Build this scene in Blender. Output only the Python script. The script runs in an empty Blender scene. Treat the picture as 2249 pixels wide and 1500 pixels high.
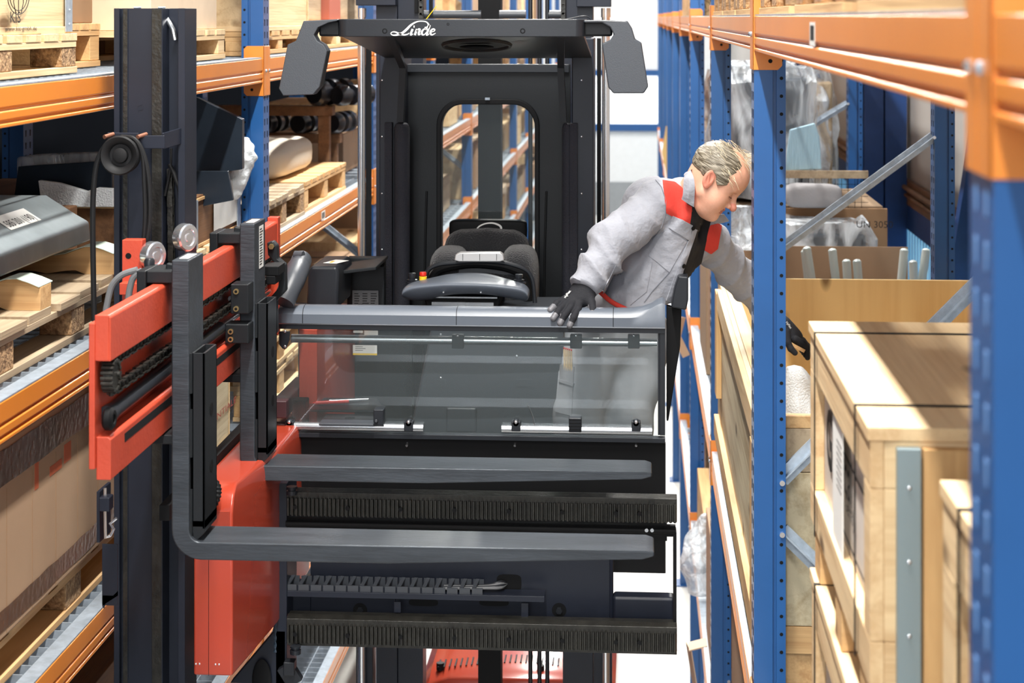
import bpy, bmesh, math, random
import numpy as np
from mathutils import Vector, Matrix
R=math.radians; PI=math.pi
random.seed(7)
COL=bpy.context.scene.collection
# ---------------- camera model (f in px of a 2249 px wide frame) ----------------
F=4000.0; TH=math.atan(279/F); ZC=4.45; HY=38.0
def W(px,py,Y):
    """world point on the plane y=Y seen at that place"""
    a=(px-1124.5)/F; b=(HY-py)/F
    dx=-math.sin(TH)+a*math.cos(TH); dy=math.cos(TH)+a*math.sin(TH)
    t=Y/dy
    return Vector((dx*t,Y,ZC+b*t))
def WX(px,py,X):
    a=(px-1124.5)/F; b=(HY-py)/F
    dx=-math.sin(TH)+a*math.cos(TH); dy=math.cos(TH)+a*math.sin(TH)
    t=X/dx
    return Vector((X,dy*t,ZC+b*t))
# ---------------- materials ----------------
def srgb(r,g,b):
    f=lambda c:(c/255/12.92) if c/255<=0.04045 else ((c/255+0.055)/1.055)**2.4
    return (f(r),f(g),f(b),1)
def mat(name,c,rough=.5,metal=0,coat=0,var=0,vs=8,c2=None,bump=0,bs=60,trans=0,ior=1.45,spec=None,stretch=None,sheen=0,alpha=None):
    m=bpy.data.materials.new(name); m.use_nodes=True; nt=m.node_tree; b=nt.nodes['Principled BSDF']
    col=srgb(*c); b.inputs['Base Color'].default_value=col
    b.inputs['Roughness'].default_value=rough; b.inputs['Metallic'].default_value=metal
    if coat: b.inputs['Coat Weight'].default_value=coat; b.inputs['Coat Roughness'].default_value=.15
    if trans: b.inputs['Transmission Weight'].default_value=trans; b.inputs['IOR'].default_value=ior
    if spec is not None: b.inputs['Specular IOR Level'].default_value=spec
    if sheen: b.inputs['Sheen Weight'].default_value=sheen
    if alpha is not None: b.inputs['Alpha'].default_value=alpha
    tc=nt.nodes.new('ShaderNodeTexCoord'); mp=nt.nodes.new('ShaderNodeMapping'); nt.links.new(tc.outputs['Object'],mp.inputs[0])
    if stretch: mp.inputs['Scale'].default_value=stretch
    if var or c2:
        n=nt.nodes.new('ShaderNodeTexNoise'); n.inputs['Scale'].default_value=vs; n.inputs['Detail'].default_value=6; n.inputs['Roughness'].default_value=.6
        nt.links.new(mp.outputs[0],n.inputs[0])
        r=nt.nodes.new('ShaderNodeValToRGB'); r.color_ramp.elements[0].position=.36; r.color_ramp.elements[1].position=.66
        k=1-var
        r.color_ramp.elements[0].color=srgb(*c2) if c2 else tuple(x*k for x in col[:3])+(1,)
        r.color_ramp.elements[1].color=col if c2 else tuple(min(1,x*(1+var)) for x in col[:3])+(1,)
        nt.links.new(n.outputs['Fac'],r.inputs[0]); nt.links.new(r.outputs[0],b.inputs['Base Color'])
    if bump:
        n2=nt.nodes.new('ShaderNodeTexNoise'); n2.inputs['Scale'].default_value=bs; n2.inputs['Detail'].default_value=3
        nt.links.new(mp.outputs[0],n2.inputs[0]); bp=nt.nodes.new('ShaderNodeBump'); bp.inputs['Strength'].default_value=bump; bp.inputs['Distance'].default_value=.01
        nt.links.new(n2.outputs['Fac'],bp.inputs['Height']); nt.links.new(bp.outputs[0],b.inputs['Normal'])
    return m
def wood(name,c,c2,axis='y',scale=1.0,knots=True,rough=.65,grain=.5):
    m=bpy.data.materials.new(name); m.use_nodes=True; nt=m.node_tree; L=nt.links; b=nt.nodes['Principled BSDF']; b.inputs['Roughness'].default_value=rough
    tc=nt.nodes.new('ShaderNodeTexCoord'); mp=nt.nodes.new('ShaderNodeMapping'); L.new(tc.outputs['Object'],mp.inputs[0])
    s=[14*scale]*3; s['xyz'.index(axis)]=1.1*scale; mp.inputs['Scale'].default_value=s
    n=nt.nodes.new('ShaderNodeTexNoise'); n.inputs['Scale'].default_value=1; n.inputs['Detail'].default_value=7; n.inputs['Distortion'].default_value=1.2
    L.new(mp.outputs[0],n.inputs[0])
    mp2=nt.nodes.new('ShaderNodeMapping'); L.new(tc.outputs['Object'],mp2.inputs[0]); s2=[120*scale]*3; s2['xyz'.index(axis)]=3*scale; mp2.inputs['Scale'].default_value=s2
    n2=nt.nodes.new('ShaderNodeTexNoise'); n2.inputs['Scale'].default_value=1; n2.inputs['Detail'].default_value=3; L.new(mp2.outputs[0],n2.inputs[0])
    mx=nt.nodes.new('ShaderNodeMath'); mx.operation='MULTIPLY_ADD'; mx.inputs[1].default_value=.35; L.new(n2.outputs['Fac'],mx.inputs[0]); L.new(n.outputs['Fac'],mx.inputs[2])
    r=nt.nodes.new('ShaderNodeValToRGB'); e=r.color_ramp.elements; e[0].position=.5; e[1].position=.75
    a=srgb(*c2); z=srgb(*c); g=grain
    e[0].color=tuple(z[i]*(1-g)+a[i]*g for i in range(3))+(1,); e[1].color=z
    L.new(mx.outputs[0],r.inputs[0]); out=r.outputs[0]
    if knots:
        mp3=nt.nodes.new('ShaderNodeMapping'); L.new(tc.outputs['Object'],mp3.inputs[0]); s3=[5.0]*3; s3['xyz'.index(axis)]=2.2; mp3.inputs['Scale'].default_value=s3
        v=nt.nodes.new('ShaderNodeTexVoronoi'); v.inputs['Scale'].default_value=1; L.new(mp3.outputs[0],v.inputs[0])
        r3=nt.nodes.new('ShaderNodeValToRGB'); r3.color_ramp.elements[0].position=.06; r3.color_ramp.elements[1].position=.15
        r3.color_ramp.elements[0].color=(1,1,1,1); r3.color_ramp.elements[1].color=(0,0,0,1); L.new(v.outputs['Distance'],r3.inputs[0])
        mm=nt.nodes.new('ShaderNodeMix'); mm.data_type='RGBA'; L.new(r3.outputs[0],mm.inputs[0]); L.new(out,mm.inputs[6]); mm.inputs[7].default_value=tuple(x*.35 for x in a[:3])+(1,)
        out=mm.outputs[2]
    L.new(out,b.inputs['Base Color'])
    bp=nt.nodes.new('ShaderNodeBump'); bp.inputs['Strength'].default_value=.25; bp.inputs['Distance'].default_value=.004; L.new(n2.outputs['Fac'],bp.inputs['Height']); L.new(bp.outputs[0],b.inputs['Normal'])
    return m
def emis(name,c,s):
    m=bpy.data.materials.new(name); m.use_nodes=True; b=m.node_tree.nodes['Principled BSDF']; b.inputs['Base Color'].default_value=srgb(*c)
    b.inputs['Emission Color'].default_value=srgb(*c); b.inputs['Emission Strength'].default_value=s; return m
M=dict(
 blue=mat('blue_paint',(25,82,142),.38,coat=.2,var=.06,vs=3),
 blue2=mat('dark_blue_paint',(24,62,120),.5,var=.1),
 orange=mat('orange_paint',(224,134,48),.36,coat=.25,var=.05,vs=2),
 black=mat('black_paint',(27,30,33),.42,spec=.3,bump=.03,bs=200),
 satin=mat('satin_black',(34,37,42),.36,spec=.35,bump=.02,bs=150),
 navy=mat('blue_black_paint',(28,33,45),.4,spec=.35,var=.12,vs=5),
 dark=mat('matt_black',(13,14,16),.6,spec=.2),
 plastic=mat('grey_plastic',(62,66,72),.36,bump=.1,bs=500),
 lplastic=mat('light_grey_plastic',(92,99,109),.34,bump=.05,bs=500),
 red=mat('red_paint',(192,72,48),.42,coat=.15,var=.08,vs=5,bump=.08,bs=90),
 hood=mat('red_glossy_panel',(176,66,46),.2,coat=.6,bump=.01,bs=20),
 steel=mat('forged_steel',(60,65,71),.36,metal=.35,var=.22,vs=9,bump=.1,bs=60,stretch=(.5,3,3)),
 galv=mat('galvanised_steel',(176,188,200),.42,metal=.45,var=.15,vs=30),
 chrome=mat('chrome',(232,234,238),.2,metal=.9),
 alu=mat('brushed_aluminium',(205,208,212),.25,metal=.9,var=.05),
 brass=mat('brass_zinc',(190,170,120),.35,metal=.9),
 greased=mat('greased_steel',(44,43,39),.35,metal=.3,var=.35,vs=20,bump=.15,bs=80),
 rubber=mat('rubber',(22,23,25),.6,spec=.3),
 slot=mat('slot_backlight',(104,150,205),.5),  # pale blue painted in for the brightness seen through the slots
 hose=mat('grey_hose',(112,114,116),.55),
 foam=mat('black_foam',(38,40,50),.75,bump=.5,bs=260),
 fabric=mat('seat_fabric',(34,36,40),.85,bump=.8,bs=180,sheen=.3),
 wood=wood('pine',(214,174,122),(158,108,60),'y'),
 woodx=wood('pine_x',(214,174,122),(158,108,60),'x'),
 woodz=wood('pine_z',(210,170,116),(152,102,54),'z'),
 pale=wood('pale_pine',(226,198,154),(182,140,92),'y'),
 palex=wood('pale_pine_x',(226,198,154),(182,140,92),'x'),
 palez=wood('pale_pine_z',(224,196,150),(180,138,90),'z'),
 ply=wood('plywood',(240,208,148),(216,172,110),'z',.45,grain=.35,rough=.5),
 plyw=wood('grey_plywood',(206,192,160),(158,134,96),'y',.6,grain=.8),
 greywood=wood('grey_wood',(178,158,130),(110,86,62),'y'),
 darkwood=wood('brown_wood',(128,92,62),(70,46,30),'y'),
 chip=mat('chipboard',(188,152,110),.85,c2=(120,88,58),vs=70,bump=.8,bs=90),
 card=mat('cardboard',(166,136,108),.8,var=.05,vs=3,bump=.05,bs=40),
 card2=mat('brown_cardboard',(150,116,84),.8,var=.06,vs=3),
 cardw=mat('pale_cardboard',(212,190,164),.8,var=.04),
 tape=mat('brown_tape',(104,76,58),.25,coat=.4,var=.15,vs=20,bump=.2,bs=40),
 paper=mat('white_paper',(236,236,232),.6,var=.04),
 ink=mat('black_ink',(24,24,26),.6),
 inkr=mat('red_ink',(170,70,60),.7),
 white=mat('white_enamel',(232,232,228),.4),
 yellow=mat('yellow_plastic',(240,200,40),.4),
 yellowg=mat('yellow_green_foam',(206,212,110),.7),
 redp=mat('red_plastic',(208,44,30),.35),
 floor=mat('concrete_floor',(226,226,222),.45,var=.06,vs=2,c2=(206,206,202)),
 wallw=mat('white_wall',(232,234,236),.6,var=.02),
 wallg=mat('grey_wall',(150,154,158),.6,var=.04),
 wallp=mat('beige_panel',(168,164,160),.6,var=.03,vs=1),
 bwrap=mat('bubble_wrap',(236,242,246),.3,trans=.08,bump=.45,bs=150),
 film=mat('stretch_film',(190,200,210),.12,trans=.6,bump=1.0,bs=7,ior=1.2,alpha=.75),
 filmw=mat('crumpled_film',(226,230,234),.18,trans=.3,bump=.9,bs=16),
 sheet=mat('dark_blue_sheet_steel',(44,54,66),.28,metal=.5,var=.2,vs=3),
 glaze=mat('pale_grey_steel',(150,160,164),.33,metal=.3,var=.12,vs=7),
 ltblue=mat('pale_blue_panel',(168,206,228),.6,var=.03),
 skin=mat('skin',(214,160,134),.5,var=.1,vs=14,bump=.06,bs=120),
 glove=mat('dark_glove_knit',(30,31,36),.75,bump=.3,bs=400,spec=.3),
 glove2=mat('grey_glove_coating',(104,104,108),.45,bump=.2,bs=200),
 jacket=mat('grey_work_fabric',(150,152,160),.85,var=.07,vs=9,bump=1.0,bs=20,sheen=.1),
 jred=mat('red_work_fabric',(200,56,44),.85,var=.06,vs=6,bump=.35,bs=26),
 shirt=mat('black_shirt',(14,14,17),.9,bump=.2,bs=60),
 trousers=mat('grey_trousers_fabric',(160,162,168),.9,bump=.4,bs=16,var=.05),
 hair=mat('grey_blond_hair',(158,140,112),.5,c2=(92,78,60),vs=26,stretch=(1,1,5)),
 lamp=emis('lamp_tube',(255,250,240),6),
)
def glassmat():
    m=bpy.data.materials.new('clear_pane'); m.use_nodes=True; nt=m.node_tree; nt.nodes.clear()
    o=nt.nodes.new('ShaderNodeOutputMaterial'); t=nt.nodes.new('ShaderNodeBsdfTransparent'); g=nt.nodes.new('ShaderNodeBsdfGlossy'); d=nt.nodes.new('ShaderNodeBsdfDiffuse')
    t.inputs[0].default_value=(.90,.92,.915,1); g.inputs['Roughness'].default_value=.02; g.inputs[0].default_value=(.9,.95,1,1); d.inputs[0].default_value=(.55,.62,.62,1)
    fr=nt.nodes.new('ShaderNodeFresnel'); fr.inputs[0].default_value=1.5
    a=nt.nodes.new('ShaderNodeMixShader'); b=nt.nodes.new('ShaderNodeMixShader'); a.inputs[0].default_value=.045
    nt.links.new(t.outputs[0],a.inputs[1]); nt.links.new(d.outputs[0],a.inputs[2]); nt.links.new(fr.outputs[0],b.inputs[0]); nt.links.new(a.outputs[0],b.inputs[1]); nt.links.new(g.outputs[0],b.inputs[2]); nt.links.new(b.outputs[0],o.inputs[0])
    return m
M['glass']=glassmat()
def filmmat(name,lo,hi,sc,c=(225,232,238),st=(1,1,1)):
    m=bpy.data.materials.new(name); m.use_nodes=True; nt=m.node_tree; nt.nodes.clear(); L=nt.links
    o=nt.nodes.new('ShaderNodeOutputMaterial'); t=nt.nodes.new('ShaderNodeBsdfTransparent'); p=nt.nodes.new('ShaderNodeBsdfPrincipled'); mx=nt.nodes.new('ShaderNodeMixShader')
    p.inputs['Base Color'].default_value=srgb(*c); p.inputs['Roughness'].default_value=.18; p.inputs['Specular IOR Level'].default_value=.9
    tc=nt.nodes.new('ShaderNodeTexCoord'); mp=nt.nodes.new('ShaderNodeMapping'); mp.inputs['Scale'].default_value=st; n=nt.nodes.new('ShaderNodeTexNoise'); n.inputs['Scale'].default_value=sc; n.inputs['Detail'].default_value=5; n.inputs['Distortion'].default_value=1.5
    L.new(tc.outputs['Object'],mp.inputs[0]); L.new(mp.outputs[0],n.inputs[0]); r=nt.nodes.new('ShaderNodeMapRange'); r.inputs[1].default_value=.40; r.inputs[2].default_value=.62; r.inputs[3].default_value=lo; r.inputs[4].default_value=hi; L.new(n.outputs['Fac'],r.inputs[0])
    bp=nt.nodes.new('ShaderNodeBump'); bp.inputs['Strength'].default_value=.9; bp.inputs['Distance'].default_value=.02; L.new(n.outputs['Fac'],bp.inputs['Height']); L.new(bp.outputs[0],p.inputs['Normal'])
    L.new(r.outputs[0],mx.inputs[0]); L.new(t.outputs[0],mx.inputs[1]); L.new(p.outputs[0],mx.inputs[2]); L.new(mx.outputs[0],o.inputs[0]); return m
M['film']=filmmat('stretch_film',.15,.9,5,st=(1,1,.6)); M['filmw']=filmmat('crumpled_film',.35,.9,14)
def hairmat():
    m=bpy.data.materials.new('grey_blond_hair'); m.use_nodes=True; nt=m.node_tree; L=nt.links; b=nt.nodes['Principled BSDF']; b.inputs['Roughness'].default_value=.45
    tc=nt.nodes.new('ShaderNodeTexCoord'); mr=nt.nodes.new('ShaderNodeMapping'); mr.inputs['Rotation'].default_value=(0,R(-32),0); ms=nt.nodes.new('ShaderNodeMapping'); ms.inputs['Scale'].default_value=(22,60,330)
    L.new(tc.outputs['Object'],mr.inputs[0]); L.new(mr.outputs[0],ms.inputs[0]); n=nt.nodes.new('ShaderNodeTexNoise'); n.inputs['Scale'].default_value=1; n.inputs['Detail'].default_value=4; n.inputs['Distortion'].default_value=.6; L.new(ms.outputs[0],n.inputs[0])
    r=nt.nodes.new('ShaderNodeValToRGB'); e=r.color_ramp.elements; e[0].position=.36; e[0].color=srgb(66,58,46); e[1].position=.62; e[1].color=srgb(152,144,128); q=e.new(.5); q.color=srgb(112,103,86); L.new(n.outputs['Fac'],r.inputs[0]); L.new(r.outputs[0],b.inputs['Base Color'])
    bp=nt.nodes.new('ShaderNodeBump'); bp.inputs['Strength'].default_value=.8; bp.inputs['Distance'].default_value=.003; L.new(n.outputs['Fac'],bp.inputs['Height']); L.new(bp.outputs[0],b.inputs['Normal']); return m
M['hair']=hairmat()
# ---------------- mesh builder ----------------
def frame(d,up=Vector((0,0,1))):
    d=Vector(d).normalized()
    if abs(d.dot(up))>.98: up=Vector((0,1,0))
    x=d.cross(up).normalized(); y=x.cross(d).normalized()
    return x,y,d
class MB:
    def __init__(s): s.v=[]; s.f=[]; s.mi=[]; s.mats=[]; s.cur=0
    def use(s,m):
        m=M[m] if isinstance(m,str) else m
        if m not in s.mats: s.mats.append(m)
        s.cur=s.mats.index(m); return s
    def add(s,vs,fs):
        n=len(s.v); s.v+= [tuple(v) for v in vs]; s.f+=[tuple(i+n for i in f) for f in fs]; s.mi+=[s.cur]*len(fs); return s
    def box(s,x0,x1,y0,y1,z0,z1):
        x0,x1=sorted((x0,x1)); y0,y1=sorted((y0,y1)); z0,z1=sorted((z0,z1))
        return s.add([(x0,y0,z0),(x1,y0,z0),(x1,y1,z0),(x0,y1,z0),(x0,y0,z1),(x1,y0,z1),(x1,y1,z1),(x0,y1,z1)],
          [(0,3,2,1),(4,5,6,7),(0,1,5,4),(1,2,6,5),(2,3,7,6),(3,0,4,7)])
    def cbox(s,c,d,rot=None):
        n=len(s.v); s.box(-d[0]/2,d[0]/2,-d[1]/2,d[1]/2,-d[2]/2,d[2]/2); c=Vector(c)
        for i in range(n,len(s.v)):
            p=Vector(s.v[i]);  p=(rot@p) if rot else p; s.v[i]=tuple(p+c)
        return s
    def bar(s,p0,p1,w,h,up=Vector((0,0,1))):
        p0=Vector(p0);p1=Vector(p1); x,y,d=frame(p1-p0,Vector(up)); vs=[]
        for p in (p0,p1):
            for a,b in ((-1,-1),(1,-1),(1,1),(-1,1)): vs.append(p+x*a*w/2+y*b*h/2)
        return s.add(vs,[(3,2,1,0),(4,5,6,7),(0,1,5,4),(1,2,6,5),(2,3,7,6),(3,0,4,7)])
    def prism(s,pts,axis,lo,hi):
        """pts 2D in the two other axes (cyclic order)"""
        a=0
        for i in range(len(pts)):
            x0,y0=pts[i];x1,y1=pts[(i+1)%len(pts)]; a+=x0*y1-x1*y0
        if a<0: pts=pts[::-1]
        flip = axis=='y'
        def P(p,t):
            return {'z':(p[0],p[1],t),'y':(p[0],t,p[1]),'x':(t,p[0],p[1])}[axis]
        n=len(pts); vs=[P(p,lo) for p in pts]+[P(p,hi) for p in pts]
        fs=[tuple(range(n))[::-1],tuple(range(n,2*n))]+[(i,(i+1)%n,(i+1)%n+n,i+n) for i in range(n)]
        if flip: fs=[f[::-1] for f in fs]
        return s.add(vs,fs)
    def cyl(s,p0,p1,r,r2=None,seg=16,cap=True):
        r2=r if r2 is None else r2; p0=Vector(p0);p1=Vector(p1); x,y,d=frame(p1-p0); vs=[]
        for p,q in ((p0,r),(p1,r2)):
            for i in range(seg):
                a=2*PI*i/seg; vs.append(p+x*q*math.cos(a)+y*q*math.sin(a))
        fs=[(i,(i+1)%seg,(i+1)%seg+seg,i+seg) for i in range(seg)]
        if cap: fs+=[tuple(range(seg))[::-1],tuple(range(seg,2*seg))]
        return s.add(vs,fs)
    def tube(s,pts,r,seg=10,cap=True):
        pts=[Vector(p) for p in pts]; rs=r if isinstance(r,(list,tuple)) else [r]*len(pts); n=len(pts); vs=[]; up=None
        for i,p in enumerate(pts):
            d=(pts[min(i+1,n-1)]-pts[max(i-1,0)]).normalized()
            if up is None: x,y,_=frame(d)
            else:
                x=(up-d*up.dot(d)).normalized(); y=d.cross(x)
            up=x
            if i==0: y=d.cross(x)
            for k in range(seg):
                a=2*PI*k/seg; vs.append(p+x*rs[i]*math.cos(a)+y*rs[i]*math.sin(a))
        fs=[]
        for i in range(n-1):
            for k in range(seg):
                k2=(k+1)%seg; fs.append((i*seg+k,i*seg+k2,(i+1)*seg+k2,(i+1)*seg+k))
        if cap: fs+=[tuple(range(seg))[::-1],tuple(range((n-1)*seg,n*seg))]
        return s.add(vs,fs)
    def lathe(s,c,axis,prof,seg=24):
        """prof: (radius, offset along axis)"""
        x,y,d=frame(Vector(axis)); c=Vector(c); vs=[]; n=len(prof)
        for r,t in prof:
            for k in range(seg):
                a=2*PI*k/seg; vs.append(c+d*t+(x*math.cos(a)+y*math.sin(a))*r)
        fs=[]
        for i in range(n-1):
            for k in range(seg):
                k2=(k+1)%seg; fs.append((i*seg+k,i*seg+k2,(i+1)*seg+k2,(i+1)*seg+k))
        fs+=[tuple(range(seg))[::-1],tuple(range((n-1)*seg,n*seg))]
        return s.add(vs,fs)
    def loft(s,rings,closed=True,cap=True):
        m=len(rings[0]); vs=[p for r in rings for p in r]; fs=[]
        for i in range(len(rings)-1):
            for k in range(m if closed else m-1):
                k2=(k+1)%m; fs.append((i*m+k,i*m+k2,(i+1)*m+k2,(i+1)*m+k))
        if cap and closed: fs+=[tuple(range(m))[::-1],tuple(range((len(rings)-1)*m,len(rings)*m))]
        return s.add(vs,fs)
    def sph(s,c,r,seg=14,rot=None):
        r=(r,r,r) if not hasattr(r,'__len__') else r; c=Vector(c); rings=[]
        h=seg//2+1
        for i in range(h+1):
            t=PI*(i+.02)/(h+.04); ring=[]
            for k in range(seg):
                a=2*PI*k/seg; p=Vector((r[0]*math.sin(t)*math.cos(a),r[1]*math.sin(t)*math.sin(a),-r[2]*math.cos(t)))
                ring.append(c+(rot@p if rot else p))
            rings.append(ring)
        return s.loft(rings)
    def text(s,body,origin,xd,yd,size,ext=.0006,shear=0,bold=0,font=None,align='LEFT'):
        cu=bpy.data.curves.new('t','FONT'); cu.body=body; cu.size=1; cu.extrude=.0; cu.shear=shear; cu.offset=bold; cu.align_x=align; cu.resolution_u=3
        ob=bpy.data.objects.new('t',cu); COL.objects.link(ob); dg=bpy.context.evaluated_depsgraph_get(); dg.update()
        me=bpy.data.meshes.new_from_object(ob.evaluated_get(dg)); xd=Vector(xd).normalized();yd=Vector(yd).normalized(); nd=xd.cross(yd)
        sx,sy=size if hasattr(size,'__len__') else (size,size)
        s.add([Vector(origin)+xd*v.co.x*sx+yd*v.co.y*sy+nd*ext for v in me.vertices],[tuple(p.vertices) for p in me.polygons])
        bpy.data.objects.remove(ob); bpy.data.curves.remove(cu); bpy.data.meshes.remove(me); return s
    def build(s,name,m=None,parent=None,bev=0,smooth=True,ang=35,sub=0,seg=2):
        me=bpy.data.meshes.new(name); me.from_pydata(s.v,[],s.f)
        if s.mats:
            for q in s.mats: me.materials.append(q)
            for p,i in zip(me.polygons,s.mi): p.material_index=i
        elif m is not None: me.materials.append(M[m] if isinstance(m,str) else m)
        if smooth:
            for p in me.polygons: p.use_smooth=True
            me.set_sharp_from_angle(angle=R(ang))
        ob=bpy.data.objects.new(name,me); COL.objects.link(ob)
        if bev:
            b=ob.modifiers.new('b','BEVEL'); b.width=bev; b.segments=seg; b.limit_method='ANGLE'; b.angle_limit=R(40); b.harden_normals=True
        if sub:
            q=ob.modifiers.new('s','SUBSURF'); q.levels=sub; q.render_levels=sub
        if parent:
            ob.parent=parent
            w=Matrix.Translation(parent.location)
            if parent.type=='MESH' and parent.parent is not None: w=Matrix.Identity(4)
            ob.matrix_parent_inverse=w.inverted()
        return ob
def tag(o,label,cat=None,group=None,kind=None):
    if label: o['label']=label
    if cat: o['category']=cat
    if group: o['group']=group
    if kind: o['kind']=kind
    return o
def thing(name,label,cat,loc=(0,0,0),group=None):
    o=bpy.data.objects.new(name,None); COL.objects.link(o); o.location=loc; o.empty_display_size=.1
    return tag(o,label,cat,group)
KIDS={}
def dup(root,loc,rz=0,label=None,group=None):
    if not KIDS:
        for o in bpy.data.objects:
            pass
    r=root.copy(); COL.objects.link(r); r.location=loc; r.rotation_euler=(0,0,rz)
    if label: r['label']=label
    if group: r['group']=group
    for ch in [o for o in bpy.data.objects if o.parent==root]:
        c=ch.copy(); COL.objects.link(c); c.parent=r; c.matrix_parent_inverse=ch.matrix_parent_inverse.copy()
        for g in [o for o in bpy.data.objects if o.parent==ch]:
            d=g.copy(); COL.objects.link(d); d.parent=c; d.matrix_parent_inverse=g.matrix_parent_inverse.copy()
    return r
# ---------------- camera, world, lights ----------------
cd=bpy.data.cameras.new('camera'); cam=bpy.data.objects.new('camera',cd); COL.objects.link(cam); bpy.context.scene.camera=cam
cam.location=(0,0,ZC); cam.rotation_euler=(R(90),0,TH); cd.sensor_width=36; cd.lens=36*F/2249; cd.shift_y=(HY-750)/2249; cd.clip_start=.05; cd.clip_end=200
cd.dof.use_dof=True; cd.dof.focus_distance=5.6; cd.dof.aperture_fstop=5.6
sc=bpy.context.scene; vs=sc.view_settings; vs.view_transform='Standard'; vs.look='None'; vs.gamma=1; vs.use_curve_mapping=False; vs.exposure=-0.42
wd=bpy.data.worlds.new('world'); sc.world=wd; wd.use_nodes=True; bg=wd.node_tree.nodes['Background']; bg.inputs[0].default_value=(.86,.93,1,1); bg.inputs[1].default_value=.42
def area(name,loc,rot,sx,sy,e,c=(1,1,1)):
    l=bpy.data.lights.new(name,'AREA'); l.shape='RECTANGLE'; l.size=sx; l.size_y=sy; l.energy=e; l.color=c
    o=bpy.data.objects.new(name,l); COL.objects.link(o); o.location=loc; o.rotation_euler=rot; return o
XR,XL=.32,-1.5
for i in range(7):                      # row of strip lights hanging over the aisle
    y=-3.0+i*6.5
    area('aisle_light',(-.42,y,7.62),(0,0,0),.13,4.0,780 if i else 640,(1,.97,.92))
area('high_rear_area',(-.6,-9,7.0),(R(62),0,0),5,3,380,(.92,.96,1))  # wide unseen area light high up behind the camera
area('rear_fill',(-.7,-7,ZC+.6),(R(88),0,0),2.6,2.4,210,(.95,.97,1))  # unseen fill lamp added behind the camera to brighten the right bay
# ---------------- setting ----------------
def struct(mb,name,m,**k): return tag(mb.build(name,m,**k),None,None,None,'structure')
struct(MB().box(-4,3,-6,42,-.1,0),'floor','floor',smooth=False)
YB=41
b=MB(); b.use('wallw').box(-5,4,YB,YB+.1,.75,9); b.use('wallg').box(-5,4,YB-.03,YB+.1,0,.75); struct(b,'wall_back',None,smooth=False)
skyw=emis('bright_window',(248,252,255),1.6)
zt=lambda y:ZC+(HY-y)/F*YB*1.0
b=MB().use(skyw).box(-3,1.2,YB-.05,YB-.01,zt(272),zt(165)); struct(b,'window_1',None,smooth=False)
b=MB(); b.box(-3,1.2,YB-.09,YB-.04,zt(166),zt(153)); b.box(-3,1.2,YB-.09,YB-.04,zt(287),zt(271)); struct(b,'trim_1','blue',smooth=False)
# right-hand building wall: grey panels above, dark ledge with pipes, blue girder, translucent strip below
XW=2.0
b=MB()
for i in range(16): b.box(XW,XW+.08,1+i*2.6,3.59+i*2.6,ZC-1.22,9)
struct(b,'wall_right','wallp',bev=.01)
b=MB().box(XW-.03,XW+.05,1,41,ZC-1.38,ZC-1.20); b.cyl((XW-.05,1,ZC-1.25),(XW-.05,41,ZC-1.25),.018); b.cyl((XW-.04,1,ZC-1.31),(XW-.04,41,ZC-1.31),.012)
struct(b,'trim_2','darkwood')
struct(MB().box(XW-.03,XW+.05,1,41,ZC-1.56,ZC-1.38),'trim_3','blue2')
b=MB().use(emis('translucent_strip',(150,208,240),1.15)); b.box(XW,XW+.03,1,41,ZC-2.6,ZC-1.56); b.use('ltblue')
for i in range(300): b.box(XW-.012,XW,1+i*.13,1.02+i*.13,ZC-2.6,ZC-1.56)
struct(b,'window_2',None,smooth=False)
struct(MB().box(XW,XW+.08,1,41,0,ZC-2.6),'wall_right_base','wallg',smooth=False)
struct(MB().box(-3.5,-3.4,2,42,0,8),'wall_left',mat('rack_depth_shade',(18,20,24),.9,spec=.0),smooth=False)  # near-black colour stands in for the deep shade behind the left rack
for k,(y,lab) in enumerate([(13.6,'broad dark blue steel building column behind the nearest right rack bay'),(20,'dark blue steel building column further down the right wall'),(27,'dark blue steel building column at the far end of the right wall')]):
    b=MB().box(1.66,1.97,y,y+.012,0,8.5); b.box(1.66,1.95,y+.2,y+.212,0,8.5); b.box(1.80,1.812,y,y+.2,0,8.5)
    tag(b.build('steel_column','blue2'),lab,'column',None)
b=MB(); b.bar((1.88,11.1,ZC-1.75),(1.88,9.3,ZC+.4),.09,.12,up=(1,0,0)); tag(b.build('wall_brace','blue2'),'dark blue slanting steel brace against the grey wall, right of the bright blue rack post','brace')
# ---------------- racks ----------------
def post_mb(mb,x0,sx,y,z0,z1,holes=True,hz=(0,8)):
    """upright: open end face towards -Y, slotted face towards the aisle; sx=+1 grows to +X"""
    pr=[(0,0),(.052,0),(.052,.012),(.062,.012),(.062,0),(.088,0),(.088,.03),(.072,.03),(.072,.075),(.088,.075),(.088,.115),(0,.115)]
    mb.use('blue').prism([(x0+sx*a,y+c) for a,c in pr],'z',z0,z1)
    if holes:
        z=max(z0,hz[0])+.03; mb.use('slot' if y<2 else 'dark')  # nearest post only: pale colour in place of light coming through
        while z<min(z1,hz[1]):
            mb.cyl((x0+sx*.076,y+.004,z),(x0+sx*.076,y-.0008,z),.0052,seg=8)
            for yy in (.03,.082):
                mb.prism([(y+yy-.007,z+.012),(y+yy+.007,z+.012),(y+yy+.004,z-.014),(y+yy-.004,z-.014)],'x',min(x0,x0-sx*.0008),max(x0,x0-sx*.0008)+.0001)
            z+=.05
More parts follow.
